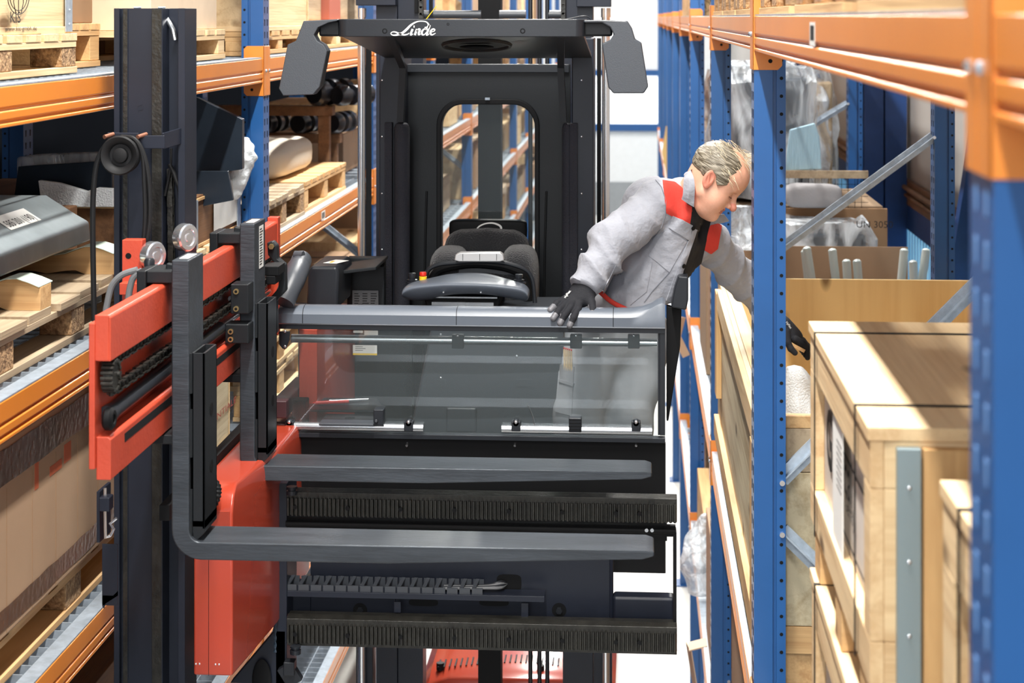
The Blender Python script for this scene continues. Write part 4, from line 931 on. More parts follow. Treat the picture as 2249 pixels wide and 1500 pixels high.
def crate(x0,x1,y0,y1,z0,z1,label,panel='ply',frm='pale',face='-x',fw=.06,ft=.018,top=True,strap=(),corner=False,nm='wooden_crate',cat='crate',gr=None,feet=0):
    """panelled crate with battens on the aisle face and the face towards the camera"""
    t=thing(nm,label,cat,((x0+x1)/2,(y0+y1)/2,z0),gr)
    s=-1 if face=='-x' else 1; xf=x0 if s<0 else x1
    i=ft
    zb=z0+feet
    MB().box(x0+i,x1-i,y0+i,y1-i,zb,z1-(ft if top else 0)).build('panels',panel,t,bev=.001)
    m=MB()
    a,b_=(x0,x0+i) if s<0 else (x1-i,x1)
    m.box(a,b_,y0,y1,z1-fw-ft,z1-ft-.0005); m.box(a,b_,y0,y1,zb,zb+fw)
    m.box(a,b_,y0,y0+fw,zb+fw+.0005,z1-fw-ft-.0005); m.box(a,b_,y1-fw,y1,zb+fw+.0005,z1-fw-ft-.0005); m.build('side_battens',frm,t,bev=.002)
    m=MB(); m.box(x0+i,x1-i,y0,y0+i,z1-fw-ft,z1-ft-.0005); m.box(x0+i,x1-i,y0,y0+i,zb,zb+fw)
    for xx in (x0+i,x1-i-fw): m.box(xx,xx+fw,y0,y0+i,zb+fw+.0005,z1-fw-ft-.0005)
    m.build('front_battens','palex',t,bev=.002)
    if top: 
        MB().box(x0-.004,x1,y0-.004,y1+.004,z1-ft,z1).build('lid',frm,t,bev=.002)
    if feet:
        for yy in (y0+.04,(y0+y1)/2-.05,y1-.14): MB().box(x0+.01,x1-.01,yy,yy+.1,z0,zb-.0005).build('foot','wood',t,bev=.002)
    for k,y in enumerate(strap):
        m=MB(); w=.014; e=.0015
        m.box(x0-.004-e,x1,y,y+w,z1,z1+e); m.box(x0-.004-e,x0-.004,y,y+w,zb,z1); m.build('strap','dark',t)
    return t
def box(x0,x1,y0,y1,z0,z1,label,mt='card',nm='cardboard_box',cat='box',gr=None,bev=.004,tape=True,face=1,**k):
    t=thing(nm,label,cat,((x0+x1)/2,(y0+y1)/2,z0),gr)
    MB().box(x0,x1,y0,y1,z0,z1).build('carton',mt,t,bev=bev)
    if tape:
        xf=x1 if face>0 else x0; e=.0012*face; ym=(y0+y1)/2
        m=MB().box(x0+.02,x1-.02,ym-.025,ym+.025,z1,z1+.0008); m.box(xf,xf+e,ym-.025,ym+.025,z1-.07,z1); m.build('tape','tape',t)
    return t
ZL=[z+.004 for z in LEV['l']]; ZR_=[z+.004 for z in LEV['r']]
# --- left rack, top visible level ---
y1=WX(495,100,-1.6).y
yk=WX(166,100,-1.62).y; za=ZC-.159
pallet(-2.42,-1.615,yk-1.2,yk,za,.112,'pale wooden pallet with chipboard blocks under the printed plywood crate at top left','pale','palex',n=8,bl=.13)
yc=WX(157,60,-1.625).y; t=crate(-2.4,-1.625,yc-1.15,yc,za+.113,za+.65,'pale plywood crate with black printing on its side, top left corner','pale','pale','+x',fw=.02,ft=.006,top=True)
m=MB(); m.box(-1.6245,-1.622,yc-.06,yc,za+.118,za+.6); m.box(-1.66,-1.624,yc,yc+.003,za+.118,za+.6); m.build('corner_strip','galv',t)
for k in range(12): MB().sph((-1.621,yc-.03,za+.14+.04*k),.003,8).build('rivet','chrome',t)
m=MB().use('ink'); o=WX(11,68,-1.624); m.text('www.kis-gmbh.de',Vector((-1.6235,WX(11,0,-1.624).y,o.z)),(0,1,0),(0,0,1),(.0345,.0165),0)
o=WX(21,50,-1.624); m.text('KIS',Vector((-1.6235,o.y,o.z)),(0,1,0),(0,0,1),(.062,.042),0)
cy=WX(40,5,-1.624)
for rr in (.062,.050):
    pts=[Vector((-1.6232,cy.y+ (rr*1.35)*math.cos(a),cy.z+.018+rr*.8*math.sin(a))) for a in [PI*1.02+PI*.96*k/20 for k in range(21)]]; m.tube(pts,.0012,6)
for k in (-1,0,1): m.tube([Vector((-1.6232,cy.y+.03*k,cy.z+.04)),Vector((-1.6232,cy.y+.038*k,cy.z)),Vector((-1.6232,cy.y+.02*k,cy.z-.03))],.0012,6)
m.build('printing',None,t)
box(-2.5,-1.78,yk+.10,y1-1.13,za+.14,za+.62,'large brown cardboard box half hidden by the top of the lift mast','card2')
pallet(-2.5,-1.76,yk+.06,y1-1.11,za,.138,'brown wooden pallet under the large brown cardboard box behind the mast','wood','woodx','wood',n=6)
y1=WX(495,100,-1.6).y
pallet(-2.4,-1.6,y1-1.1,y1,za,.112,'pale pallet under the cream crate between the mast and the blue upright','pale','palex','pale',n=7)
y2=WX(476,50,-1.63).y
box(-2.4,-1.63,y2-.95,y2,za+.113,za+.7,'cream coloured smooth crate right of the mast top, on a pale pallet','cardw',tape=False,nm='cream_crate',cat='crate')
box(-2.6,-1.95,y1+.03,YL[2]-.02,za,za+.75,'tall brown cardboard box behind the cream crate and the blue upright','card',face=1)
def lx(px,X=-1.62): return WX(px,100,X).y
y3=lx(669); t=crate(-2.4,-1.6,YL[2]+.2,y3,za+.10,za+.7,'pale rough plywood crate on the left rack just right of the orange connector','pale','pale','+x',fw=.02,ft=.006)
pallet(-2.4,-1.6,YL[2]+.18,y3+.01,za,.098,'brown pallet under the pale rough crate left of the left side shield','wood','woodx','wood',n=6)
y4=lx(722,-1.6); box(-2.4,-1.64,y3+.1,y4,za+.145,za+.75,'grey weathered wooden crate behind the left side shield','greywood',tape=False,nm='wooden_crate',cat='crate')
y5=lx(748,-1.6); box(-2.4,-1.60,y4+.02,y5,za+.145,za+.75,'reddish brown painted timber post standing between two grey crates',mat('oxide_red',(168,92,74),.6),tape=False,nm='red_timber',cat='timber')
y6=min(lx(790,-1.6),YL[3]-.04); box(-2.4,-1.64,y5+.02,y6,za+.145,za+.75,'grey weathered wooden crate left of the chrome mast rod','greywood',tape=False,nm='wooden_crate',cat='crate')
pallet(-2.42,-1.58,y3+.12,y6,za,.143,'pallet with bright blocks under the grey weathered crates','wood','woodx','pale',n=8,bl=.13)
# --- left rack, second visible level ---
zb=ZL[1]; yA=WX(135,760,-1.53).y
pallet(-2.39,-1.575,yA-.35,yA+.95,zb,.128,'weathered pallet with crumbling chipboard blocks under the grey steel housing','greywood','greywood',n=6,bl=.12,rough=.01)
def wavy(x0,x1,y0,y1,z0,z1,label,sheet):
    t=thing('squared_timber',label,'timber',((x0+x1)/2,y0,z0)); n=24; rings=[]
    for i in range(n+1):
        x=x0+(x1-x0)*i/n; w=.014*math.sin(i*.9+1)
        rings.append([Vector((x,y0,z0+(.012*abs(math.sin(i*.55)) if 2<i<n-3 else 0))),Vector((x,y1,z0)),Vector((x,y1,z1+w)),Vector((x,y0,z1+w))])
    MB().loft(rings).build('beam','woodx',t,bev=.002)
    MB().loft([[p+Vector((0,-.012,.001)) if k==3 else p+Vector((0,.01,.001)) for k,p in ((3,r[3]),(2,r[2]))]+[r[2]+Vector((0,.01,.003)),r[3]+Vector((0,-.012,.003))] for r in rings]).build('film',sheet,t)
fm=mat('pale_green_film',(206,222,208),.4)
wavy(-2.3,-1.58,4.72,4.81,zb+.129,zb+.20,'short squared squared timber nearest the left edge, lying across the weathered pallet',fm)
wavy(-2.3,-1.58,5.40,5.50,zb+.129,zb+.20,'squared wavy squared timber under the far end of the grey steel housing',fm)
m=MB().prism([(-1.70,ZC-.695),(-1.705,ZC-.635),(-1.745,ZC-.613),(-1.84,ZC-.554),(-2.4,ZC-.554),(-2.4,ZC-.695)],'y',4.62,5.56)
t=thing('steel_housing','pale grey folded steel housing with a handwritten label, lying on timber at the left edge','steel part',(-2,5.1,ZC-.695)); m.build('housing','glaze',t,bev=.008)
p0,p1=Vector((-1.79,5.02,ZC-.5845)),Vector((-1.79,5.30,ZC-.5845)); sl=Vector((-.095,0,.059)).normalized(); nn=Vector((.059,0,.095)).normalized()
m=MB().use('paper'); c=p0+nn*.001; e=Vector((0,1,0)); m.add([c-sl*.03,c-sl*.03+e*.26,c+sl*.035+e*.26,c+sl*.035],[(0,1,2,3)]); m.use('ink').text('585 201 (190)',c+nn*.0006-sl*.02+e*.015,(0,1,0),sl,(.040,.042),0); m.build('label',None,t)
yb=6.2
t=crate(-2.55,-1.58,yb,YL[2]-.05,ZC-.83,ZC-.645,'open wooden collar crate with white paper sheet on its side, right of the lift mast','darkwood','wood','+x',fw=.012,ft=.006,top=False)
ya,yz=WX(472,450,-1.575).y,WX(522,450,-1.575).y; MB().box(-1.5795,-1.5785,ya,yz,ZC-.80,ZC-.63).build('paper_sheet','paper',t)
for px in (432,548): 
    y=min(WX(px,450,-1.575).y,YL[2]-.09); MB().box(-1.58,-1.577,y-.03,y+.03,ZC-.83,ZC-.655).build('hinge','galv',t)
pallet(-2.55,-1.56,yb-.02,YL[2]-.03,zb,.073,'low pale pallet beneath the open collar crate','pale','palex','pale',n=6)
box(-2.5,-1.85,5.82,5.9,ZC-.905,ZC-.62,'brown plank panel standing upright behind the grey steel housing','darkwood',tape=False,nm='plank_panel',cat='panel')
def sheet(pts,y0,y1,label,mt='sheet'):
    m=MB(); q=[W(a,b,y0) for a,b in pts]; m.prism([(p.x,p.z) for p in q],'y',y0,y1); return tag(m.build('steel_sheet',mt,bev=.002),label,'steel part')
sheet([(40,366),(246,352),(246,440),(30,440)],6.3,6.32,'dark blue angled steel sheet standing in the collar crate, left of the mast')
sheet([(400,214),(432,214),(532,262),(532,372),(400,392)],6.9,6.94,'large dark blue steel plate with a slanting edge between mast and blue upright')
sheet([(400,376),(500,376),(512,440),(400,462)],6.55,6.57,'lower grey blue steel plate leaning in the collar crate beside bubble wrap')
def blob(pts,y,r,label,mt='bwrap',nm='bubble_wrap',cat='bubble wrap',sc_=(1,1,1),depth=.05,seed=3,parent=None):
    rr=random.Random(seed); cp=curve([Vector(p) for p in pts],6); n=len(cp); rings=[]
    for i,p in enumerate(cp):
        q=r[min(int(i/(n-1)*(len(r)-1)),len(r)-1)] if hasattr(r,'__len__') else r
        f_=(i/(n-1)*(len(r)-1)) if hasattr(r,'__len__') else 0
        if hasattr(r,'__len__'): k=min(int(f_),len(r)-2); q=r[k]+(r[k+1]-r[k])*(f_-k)
        ring=[]
        for k in range(18):
            a=2*PI*k/18; w=1+.28*rr.uniform(-1,1)
            ring.append(p+Vector((math.cos(a)*q*w*sc_[0],math.sin(a)*q*w*sc_[1],0)))
        rings.append(ring)
    m=MB().loft(rings); o=m.build(nm,mt,parent,ang=50,sub=1)
    return o if parent else tag(o,label,cat)
blob([W(505,440,7.05),W(520,400,7.05),W(530,350,7.05),W(520,300,7.05)],0,[.03,.045,.06,.05],'bubble wrap roll standing up beside the blue upright on the left rack')
m=MB(); q=[W(a,b,6.17) for a,b in ((84,396),(130,402),(190,420),(215,412),(250,414),(250,455),(92,455))]; m.prism([(p.x,p.z) for p in q],'y',6.165,6.195); tag(m.build('bubble_wrap','bwrap',bev=.004),'white bubble wrap flap hanging over the crate edge left of the mast','bubble wrap')
m=MB(); q=[W(a,b,6.42) for a,b in ((35,345),(90,340),(200,336),(240,338),(240,442),(36,442))]; m.prism([(p.x,p.z) for p in q],'y',6.42,6.5); tag(m.build('bubble_wrap','film',bev=.01),'grey shaded bubble wrap strip along the top of the dark steel sheet','bubble wrap')
# bay three, second level: two pallets, sacks, rollers on dark timber
pallet(-2.35,-1.53,YL[2]+.14,WX(670,480,-1.53).y,zb,.142,'weathered grey pallet in front of the brighter pallet with sacks, left rack','greywood','greywood',n=7,rough=.008)
ypb=WX(670,480,-1.53).y+.06; ype=WX(760,400,-1.54).y
pallet(-2.4,-1.54,ypb,ype,zb,.142,'light pallet carrying the wrapped sacks, seen between upright and chrome rod','wood','woodx','wood',n=7)
zp=zb+.144
def sack(x,y,z,lx_,ly,lz,label,mt,rz=0,cat='sack',nm='sack',seed=1):
    m=MB(); rot=Matrix.Rotation(rz,3,'Z'); pillow(m,x,y,z+lz/2,lx_,ly,lz,.5,rot=rot,n=30,k=18); o=m.build(nm,mt,ang=180)
    rr=random.Random(seed); ph=[rr.uniform(0,6) for _ in range(4)]
    for v in o.data.vertices:
        c=v.co; c.z+=.012*math.sin(14*c.x+ph[0])*math.cos(11*c.y+ph[1])*(1 if c.z>z+.02 else 0); c.y+=.012*math.sin(17*c.x+ph[2])
    return tag(o,label,cat)
sack(-1.86,ypb+.42,zp,.46,.95,.17,'long whitish wrapped sack lying on the light pallet','filmw' if 0 else mat('white_wrap',(206,198,184),.6,bump=.4,bs=12),0,'sack','sack',1)
sack(-2.27,ypb+.5,zp,.3,.8,.15,'greyer wrapped sack behind the long whitish sack',mat('grey_wrap',(190,180,165),.6,bump=.4,bs=12),.1,'sack','sack',2)
c=W(588,420,8.5); t=tag(MB().cyl((-1.84,ypb-.075,zp+.059),(-1.80,ypb-.035,zp+.059),.058,seg=24).build('foam_roll','yellowg',bev=.006),'yellow-green foam roll end beside the blue upright, in front of the sacks','foam roll')
ts=thing('timber_stand','dark timber stand with two crossbars carrying black machine rollers on the left rack','timber stand',(-2,9.7,zb)); TZ=[]
for k,py in enumerate((244,305)):
    y=9.55+.25*k; z=pz(py,y); TZ.append(z+.022); MB().box(-2.5,-1.62,y,y+.10,z-.03,z+.022).build('crossbar','darkwood',ts,bev=.003)
    for xx in (-2.49,-1.70): MB().box(xx,xx+.06,y+.02,y+.08,zb+.001,z-.0305).build('leg','darkwood',ts,bev=.003)
for k,(px,py,y,r) in enumerate(((720,205,9.5,.07),(770,190,10.1,.055),(745,275,9.4,.058),(672,280,9.4,.055),(598,282,9.4,.055))):
    c=W(px,py,(9.62 if k<2 else 9.86)); c.z=TZ[0 if k<2 else 1]+r+.001; m=MB(); m.lathe(c,(.55 if k<2 else .2,1,0),[(0,-.12),(r*.8,-.12),(r,-.10),(r,-.05),(r*.6,-.045),(r*.6,0),(r,.005),(r,.05),(r*.7,.055),(r*.7,.10),(r,.11),(r,.15),(0,.15)],24)
    tag(m.build('machine_roller',mat('roller_black'+str(k),(24,26,32),.3),ang=30),['large ribbed black roller just right of the left side shield','smaller ribbed black roller beside the chrome rod, behind the large one','black wheel-like roller nearest the chrome rod, below the dark beam','middle black wheel-like roller in the dark shelf opening','black wheel-like roller nearest the blue upright, below the dark beam'][k],'roller')
# --- left rack, third visible level ---
zc=ZL[2]
yA=4.05
pallet(-2.42,-1.575,yA,yA+1.9,zc,.13,'long pallet under the big taped carton, lower left','wood','wood','chip',n=5,bl=.14)
o=WX(118,1315,-1.54); zt=ZC-1.04
t=thing('cardboard_box','big brown cardboard carton with brown tape bands, lower left of the photo','box',(-2,5,zc+.132)); MB().box(-2.4,-1.555,yA,yA+1.75,zc+.132,zt).build('carton','card',t,bev=.006)
X_=-1.555
m=MB(); n=30; 
def band(m,z0,z1,x=X_,ys=(yA,yA+1.74),wob=.0022):
    rr=random.Random(5); vs=[];k=24
    for i in range(k+1):
        y=ys[0]+(ys[1]-ys[0])*i/k; a=rr.uniform(-wob,wob); vs+=[(x+.0012,y,z0+a),(x+.0012,y,z1+rr.uniform(-wob,wob))]
    m.add(vs,[(2*i,2*i+2,2*i+3,2*i+1) for i in range(k)])
band(m,zt-.11,zt-.02); band(m,zc+.15,zc+.205); m.build('tape_band','tape',t,smooth=False)
m=MB().use(mat('orange_print',(190,96,60),.7)); y=WX(75,960,X_).y
for a,b_,c_,d in ((4.6,4.63,zt-.16,zt-.06),(4.72,4.82,zt-.155,zt-.13),(4.84,4.9,zt-.15,zt-.10)): m.box(X_,X_+.0008,a,b_,c_-.02,d-.02)
m.build('faded_print',None,t,smooth=False)
for k in range(9): MB().box(X_,X_+.0008,4.2+.19*k,4.202+.19*k,zc+.14,zt-.12).build('crease','card2',t,smooth=False)
yP=WX(505,960,-1.56).y; t=crate(-2.4,-1.56,5.95,yP,zc+.055,ZC-1.10,'pale plywood box with faint red stamp, seen between the two fork shanks','plyw','pale','+x',fw=.006,ft=.004,top=False)
MB().use('inkr').text('SENTIALE',Vector((-1.5592,WX(462,930,-1.56).y,pz(930,6.6)-.02)),(0,1,0),(0,0,1),(.10,.035),0).build('stamp',None,t)
pallet(-2.4,-1.55,5.93,yP+.01,zc,.053,'low pallet under the stamped plywood box','wood','woodx','wood',n=5)
for k in range(2):
    pallet(-2.4,-1.56,YL[2]+.16,YL[2]+1.25,zc+.146*k,.144,('lower','upper')[k]+' pallet of the stack seen through the left end of the glass panel','pale','palex','wood',n=7,rough=.006)
# planks lower down
zd=ZL[3]
for k in range(3):
    tag(MB().box(-2.5,-1.7,5.6,6.9,zd+.11*k+.001,zd+.11*(k+1)-.002).build('timber_plank','darkwood',bev=.003),['bottom','middle','top'][k]+' wide brown plank of the stack low between mast and rack','plank')
# film roll low on the left rack, third bay
blob([( -1.9,8.2,ZC-3.1),(-1.9,8.7,ZC-3.03),(-1.85,9.3,ZC-3.1)],0,[.1,.16,.1],'crumpled transparent film on the lowest shelf, behind the truck on the left','filmw','plastic_film','film')
# --- far bays of the left rack ---
rr=random.Random(11)
cols=['wood','pale','card','card2','cardw','greywood']
wd=['brown wooden','pale wooden','tan cardboard','dark brown cardboard','cream cardboard','grey wooden']
for bay in range(3,10):
    for lv in range(4):
        y=YL[bay]+.2; k=0
        while y<YL[bay+1]-.5:
            ly=rr.uniform(.5,.9); h=rr.uniform(.22,.46); c_=rr.choice((0,1,1,2,3,4,5)); z=ZL[lv]
            if lv==0: h=rr.uniform(.5,.7)
            box(-2.35,-1.56-rr.uniform(0,.15),y,min(y+ly,YL[bay+1]-.05),z+.002,z+h,f'{wd[c_]} box, left rack, {ORD[bay]} bay, {NL["l"][lv]} level, {ORD[k]} from near end',cols[c_],tape=(c_ in(2,3,4)) and bay<6,nm='wooden_crate' if c_ in(0,1,5) else 'cardboard_box',cat='crate' if c_ in (0,1,5) else 'box',gr='boxes in the far bays of the left rack'); y+=ly+.12; k+=1
# ================= right rack =================
zt=ZC-.64
t=crate(.36,1.16,2.88,3.87,ZC-1.052,zt,'large pale wooden export crate in front on the right, with black lettering and dark straps',mat('white_board',(214,204,194),.7,var=.03),'pale','-x',fw=.075,ft=.022,strap=(3.03,3.72))
m=MB(); m.box(.40,.437,2.862,2.88,ZC-1.05,zt-.03); o=m.build('corner_angle',mat('painted_zinc',(140,158,164),.4,metal=.3),t,bev=.002)
m=MB()
for k in range(4): m=MB().sph((.418,2.86,zt-.09-.115*k),(.004,.003,.004),8); m.build('nail','alu',t)
m=MB().use('ink'); xx=.3775
def ytx(px): return WX(px,900,xx).y
m.text('G',Vector((xx,ytx(1815),pz(1012,ytx(1820)))),(0,-1,0),(0,0,1),(.16,.16),0,bold=.03)
yy=ytx(1849); m.text('ical',Vector((xx,yy,pz(1080,yy)+.02)),(0,-1,0),(0,0,1),(.13,.12),0); m.text('Gerady',Vector((xx,ytx(1856),pz(1165,3.2))),(0,-1,0),(0,0,1),(.05,.04),0); m.text('By',Vector((xx,ytx(1822),pz(1065,3.5))),(0,-1,0),(0,0,1),(.05,.04),0)
m.box(xx-.0005,xx,3.0,yy,ZC-.80,ZC-.806); m.box(xx-.0005,xx,3.0,yy,ZC-.945,ZC-.951); m.build('lettering',None,t,smooth=False)
ya=ytx(1828); m=MB().use('paper'); yq=lambda px: WX(px,900,xx-.012).y
m.box(xx-.012,xx-.010,yq(1850),yq(1829),ZC-1.0,ZC-.75); m.use('ink')
for k in range(8): m.box(xx-.0125,xx-.012,yq(1848),yq(1838),ZC-.78-k*.012,ZC-.782-k*.012)
m.build('delivery_note',None,t,smooth=False)
t=crate(.36,1.16,2.9,3.84,ZC-1.90,ZC-1.15,'pale wooden crate directly below the lettered export crate',mat('white_board2',(214,204,194),.7),'pale','-x',fw=.075,ft=.022,strap=(3.72,))
for k,yy in enumerate((2.95,3.33,3.72)):
    tag(MB().box(.365,1.1,yy,yy+.10,ZC-1.149,ZC-1.053).build('timber_block','wood',bev=.003),['nearest','middle','farthest'][k]+' squared timber bearer between the two stacked export crates','timber')
T1=[o for o in bpy.data.objects if o.name.startswith('wooden_crate') and o.get('label','').startswith('large pale wooden export')][0]
for (tt,za_,zb2) in ((T1,ZC-1.05,ZC-.67),(t,ZC-1.90,ZC-1.18)): MB().box(.44,.53,2.855,2.879,za_,zb2).build('corner_board','woodz',tt)
MB().box(.40,.437,2.882,2.899,ZC-1.9,ZC-1.18).build('corner_angle','galv',t)
MB().box(.53,1.12,2.862,2.879,ZC-.71,ZC-.655).build('top_batten','palex',T1)
t=crate(.42,1.1,1.75,2.56,ZC-1.30,ZC-.642,'pale strapped wooden crate nearest the camera at the bottom right, partly behind the blurred upright','palez','pale','-x',fw=.09,ft=.022,strap=(2.40,))
# open plywood crate the man reaches into
x0,x1,y0,y1,zb_,zt=.345,1.5,5.27,8.02,ZC-1.80,ZC-1.14
t=thing('open_plywood_crate','long open plywood crate on the right rack into which the man reaches','crate',((x0+x1)/2,6.6,zb_))
def wall(nm,a,b,c,d,e,f_,mt): return MB().box(a,b,c,d,e,f_).build(nm,mt,t,bev=.002)
wall('left_wall',x0,x0+.018,y0+.02,y1-.02,zb_,zt,'plyw'); wall('right_wall',x1-.018,x1,y0+.02,y1-.02,zb_,zt,'ply'); wall('back_wall',x0,x1,y1-.018,y1,zb_,zt,'ply'); wall('front_wall',x0,x1,y0,y0+.018,zb_,zt,'ply'); wall('bottom',x0,x1,y0,y1,zb_-.02,zb_,'ply')
wall('top_rail',x0+.019,x0+.065,y0+.03,y1-.1,zt-.10,zt,'pale'); wall('top_rail',x0-.02,x0,y0+.02,y1-.35,zt-.085,zt,'pale')
wall('bottom_rail',x0-.022,x0,y0+.02,y1-.1,zb_,zb_+.085,'wood')
wall('stile',x0-.022,x0,y1-.34,y1-.20,zb_+.20,zt-.02,'woodz'); wall('stile',x0-.022,x0,y0,y0+.10,zb_+.086,zt-.086,'woodz')
wall('lip',x0,x1,y0-.02,y0,zt-.035,zt,'wood'); wall('front_board',x0+.05,x1,y0-.02,y0,zt-.16,zt-.036,'greywood'); wall('front_board',x0+.05,x0+.19,y0-.02,y0,zb_+.06,zt-.162,'plyw'); wall('front_board',x0+.19,x1,y0-.012,y0,zb_+.06,zt-.162,'plyw'); wall('front_board',x0+.05,x1,y0-.02,y0,zb_-.02,zb_+.058,'woodx')
m=MB(); m.bar((x0+.02,7.0,zt-.05),(x0+.35,7.95,zb_+.2),.02,.09,up=(0,1,0)); m.build('inner_brace','pale',t)
MB().box(x0,x1-.1,y0,y1,ZC-1.925,ZC-1.821).build('skids','wood',t)
for k,(a,b,c_,lab) in enumerate(((( .64,6.6,ZC-1.79),(.54,6.4,ZC-1.21),[.16,.13,.10,.03],'tall crumpled bubble wrap just left of the strapped crate, inside the open crate'),((.50,7.15,ZC-1.79),(.485,7.1,ZC-1.24),[.06,.055,.05,.035],'bubble wrap heap left of the near blue upright inside the open crate'),((.80,5.75,ZC-1.79),(.78,5.75,ZC-1.5),[.12,.11,.09,.05],'low bubble wrap mound behind the corner of the strapped crate'))):
    blob([a,((a[0]+b[0])/2+.01,(a[1]+b[1])/2,(a[2]+b[2])/2),b],0,c_,lab,seed=k+4)
# carton with steel tubes
t=thing('open_carton','open brown cardboard carton holding steel tubes, behind the plywood crate','box',(.9,8.9,ZC-1.6))
for a,b,c_,d in ((.5,1.36,9.35,9.356),(.5,1.36,8.6,8.606),(.5,.506,8.6,9.35),(1.354,1.36,8.6,9.35)): MB().box(a,b,c_,d,ZC-1.92,ZC-1.165 if c_>9 else ZC-1.35).build('carton_wall','card',t)
MB().box(.97,.973,9.345,9.35,ZC-1.9,ZC-1.17).build('crease','card2',t)
for k,(px,py,qx) in enumerate(((1772,546,1790),(1768,552,1782),(1828,550,1842),(1859,574,1866),(1882,574,1892),(1986,550,1974),(2005,576,2012),(2034,550,2018))):
    a=W(px,py,9.0+.03*(k%3)); b=W(qx,py+120,9.0+.03*(k%3)); b=a+(b-a)*2.0; m=MB().cyl(b,a,.021,seg=18); m.lathe(a,(a-b),[(0,0),(.016,0),(.019,.003),(.014,.008),(0,.012)],14)
    tag(m.build('steel_tube',mat('zinc_tube'+str(k),(196,206,204),.32,metal=.1)),['tall steel tube, leftmost in front of the cardboard','thin steel tube tucked behind the leftmost tall tube','second tall steel tube from the left, leaning right','short steel tube left of its twin in the middle','short steel tube right of its twin in the middle','tall steel tube right of the middle crease','short steel tube between two tall ones on the right','tall steel tube leaning left beside the bright blue rear upright'][k],'tube',"steel tubes standing in the carton")
# wrapped goods behind
def wrapped(x0,x1,y0,y1,z0,z1,label,core='dark',fm_='film',seed=1):
    t=thing('wrapped_load',label,'wrapped load',((x0+x1)/2,y0,z0)); rr=random.Random(seed)
    MB().box(x0+.05,x1-.05,y0+.05,y1-.05,z0,z1-.06).build('load',core,t,bev=.02)
    m=MB(); rings=[]; n=9
    for i in range(n+1):
        z=z0+(z1-z0)*i/n; ring=[]; s=0 if i<n else .12
        for k in range(28):
            a=2*PI*k/28; cx,cy=(x0+x1)/2,(y0+y1)/2; e=.35
            ring.append(Vector((cx+math.copysign(abs(math.cos(a))**e,math.cos(a))*(x1-x0)/2*(1-s)+rr.uniform(-.018,.018),cy+math.copysign(abs(math.sin(a))**e,math.sin(a))*(y1-y0)/2*(1-s)+rr.uniform(-.018,.018),z+rr.uniform(-.02,.02))))
        rings.append(ring)
    m.loft(rings); m.build('film',fm_,t,ang=25); return t
wrapped(.40,.97,9.93,10.8,ZC-.985,ZC-.27,'dark load wrapped in clear film, behind the man\'s head on the right rack','sheet',seed=3)
tag(MB().box(.36,1.3,9.85,10.85,ZC-1.925,ZC-1.01).build('pallet_box',mat('brown_box',(150,126,100),.7),bev=.004),'brown closed box carrying the film-wrapped load behind the man','box')
wrapped(.42,1.28,YR[3]+.2,YR[3]+1.3,ZC-1.90,ZC-.35,'tall grey film-wrapped load further down the right rack','greywood',seed=4)
blob([W(1560,300,8.9)+Vector((0,0,-.1)),W(1640,520,8.6),W(1640,470,8.6)],0,[.04,.09,.05],'','filmw',parent=None) if 0 else None
def knot(c,r,label,seed):
    rr=random.Random(seed); t=thing('film_bag',label,'film bag',tuple(c)); m=MB(); rings=[]
    for i in range(9):
        f_=i/8; q=r*(1-.75*f_**1.3)+(.25*r if i==8 else 0); ring=[]
        for k in range(26):
            a=2*PI*k/26; w=1+.22*(1 if k%2 else -1)*(f_+.2)+rr.uniform(-.06,.06); ring.append(Vector(c)+Vector((math.cos(a)*q*w,math.sin(a)*q*w*.7,f_*r*1.5)))
        rings.append(ring)
    m.loft(rings).build('bag','filmw',t,ang=25); return t
knot(W(1630,545,8.5),.13,'crumpled clear plastic bag with gathered folds right below the man\'s nose',2)
t=wrapped(.62,1.22,9.45,9.8,ZR_[1]+.002,ZC-1.06,'low bundle in clear film with a handwritten number, behind the steel tubes','sheet',seed=8)
m=MB().use('ink').text('UN 3050',W(1880,500,9.43),(1,0,0),(0,0,1),.05,0); m.build('handwriting',None,t,smooth=False)
tag(MB().box(.6,1.32,9.815,9.84,ZR_[1]+.001,ZC-1.02).build('cardboard_sheet','card2',bev=.002),'brown cardboard box side with a faint label behind the film bundle','box')
# wire mesh cage
ym=9.83; t=thing('mesh_cage','grey wire mesh cage above the brown cardboard on the right rack','cage',(1.0,ym,ZC-1.02))
m=MB(); a,b=.66,1.22; z0,z1=ZC-1.02,ZC-.86
for k in range(int((b-a)/.035)+1): m.cyl((a+k*.035,ym,z0),(a+k*.035,ym,z1),.0014,seg=5,cap=False)
for k in range(6): m.cyl((a,ym,z0+k*.032),(b,ym,z0+k*.032),.0014,seg=5,cap=False)
m.build('mesh','dark',t,smooth=False); MB().box(a,b,ym-.01,ym+.015,z1,z1+.04).build('top_rail','greywood',t)
def drape(pts,y,label,mt,nm='plastic_sheet',cat='film'):
    m=MB(); q=[W(a,b,y) for a,b in pts]; m.prism([(p.x,p.z) for p in q],'y',y,y+.03); return tag(m.build(nm,mt,bev=.006),label,cat)
drape([(1735,285),(1790,270),(1800,300),(1805,372),(1725,375),(1728,340)],9.84,'pale blue translucent plastic sheet hanging above the mesh cage',mat('blue_film',(176,210,226),.3,trans=.2,bump=.8,bs=25,stretch=(4,1,.5)))
sack(.92,9.75,ZC-1.01,.30,.12,.13,'grey cloth bundle behind the wire mesh cage',mat('grey_cloth',(150,148,150),.8,bump=.4,bs=20),0,'cloth','cloth_bundle',5)
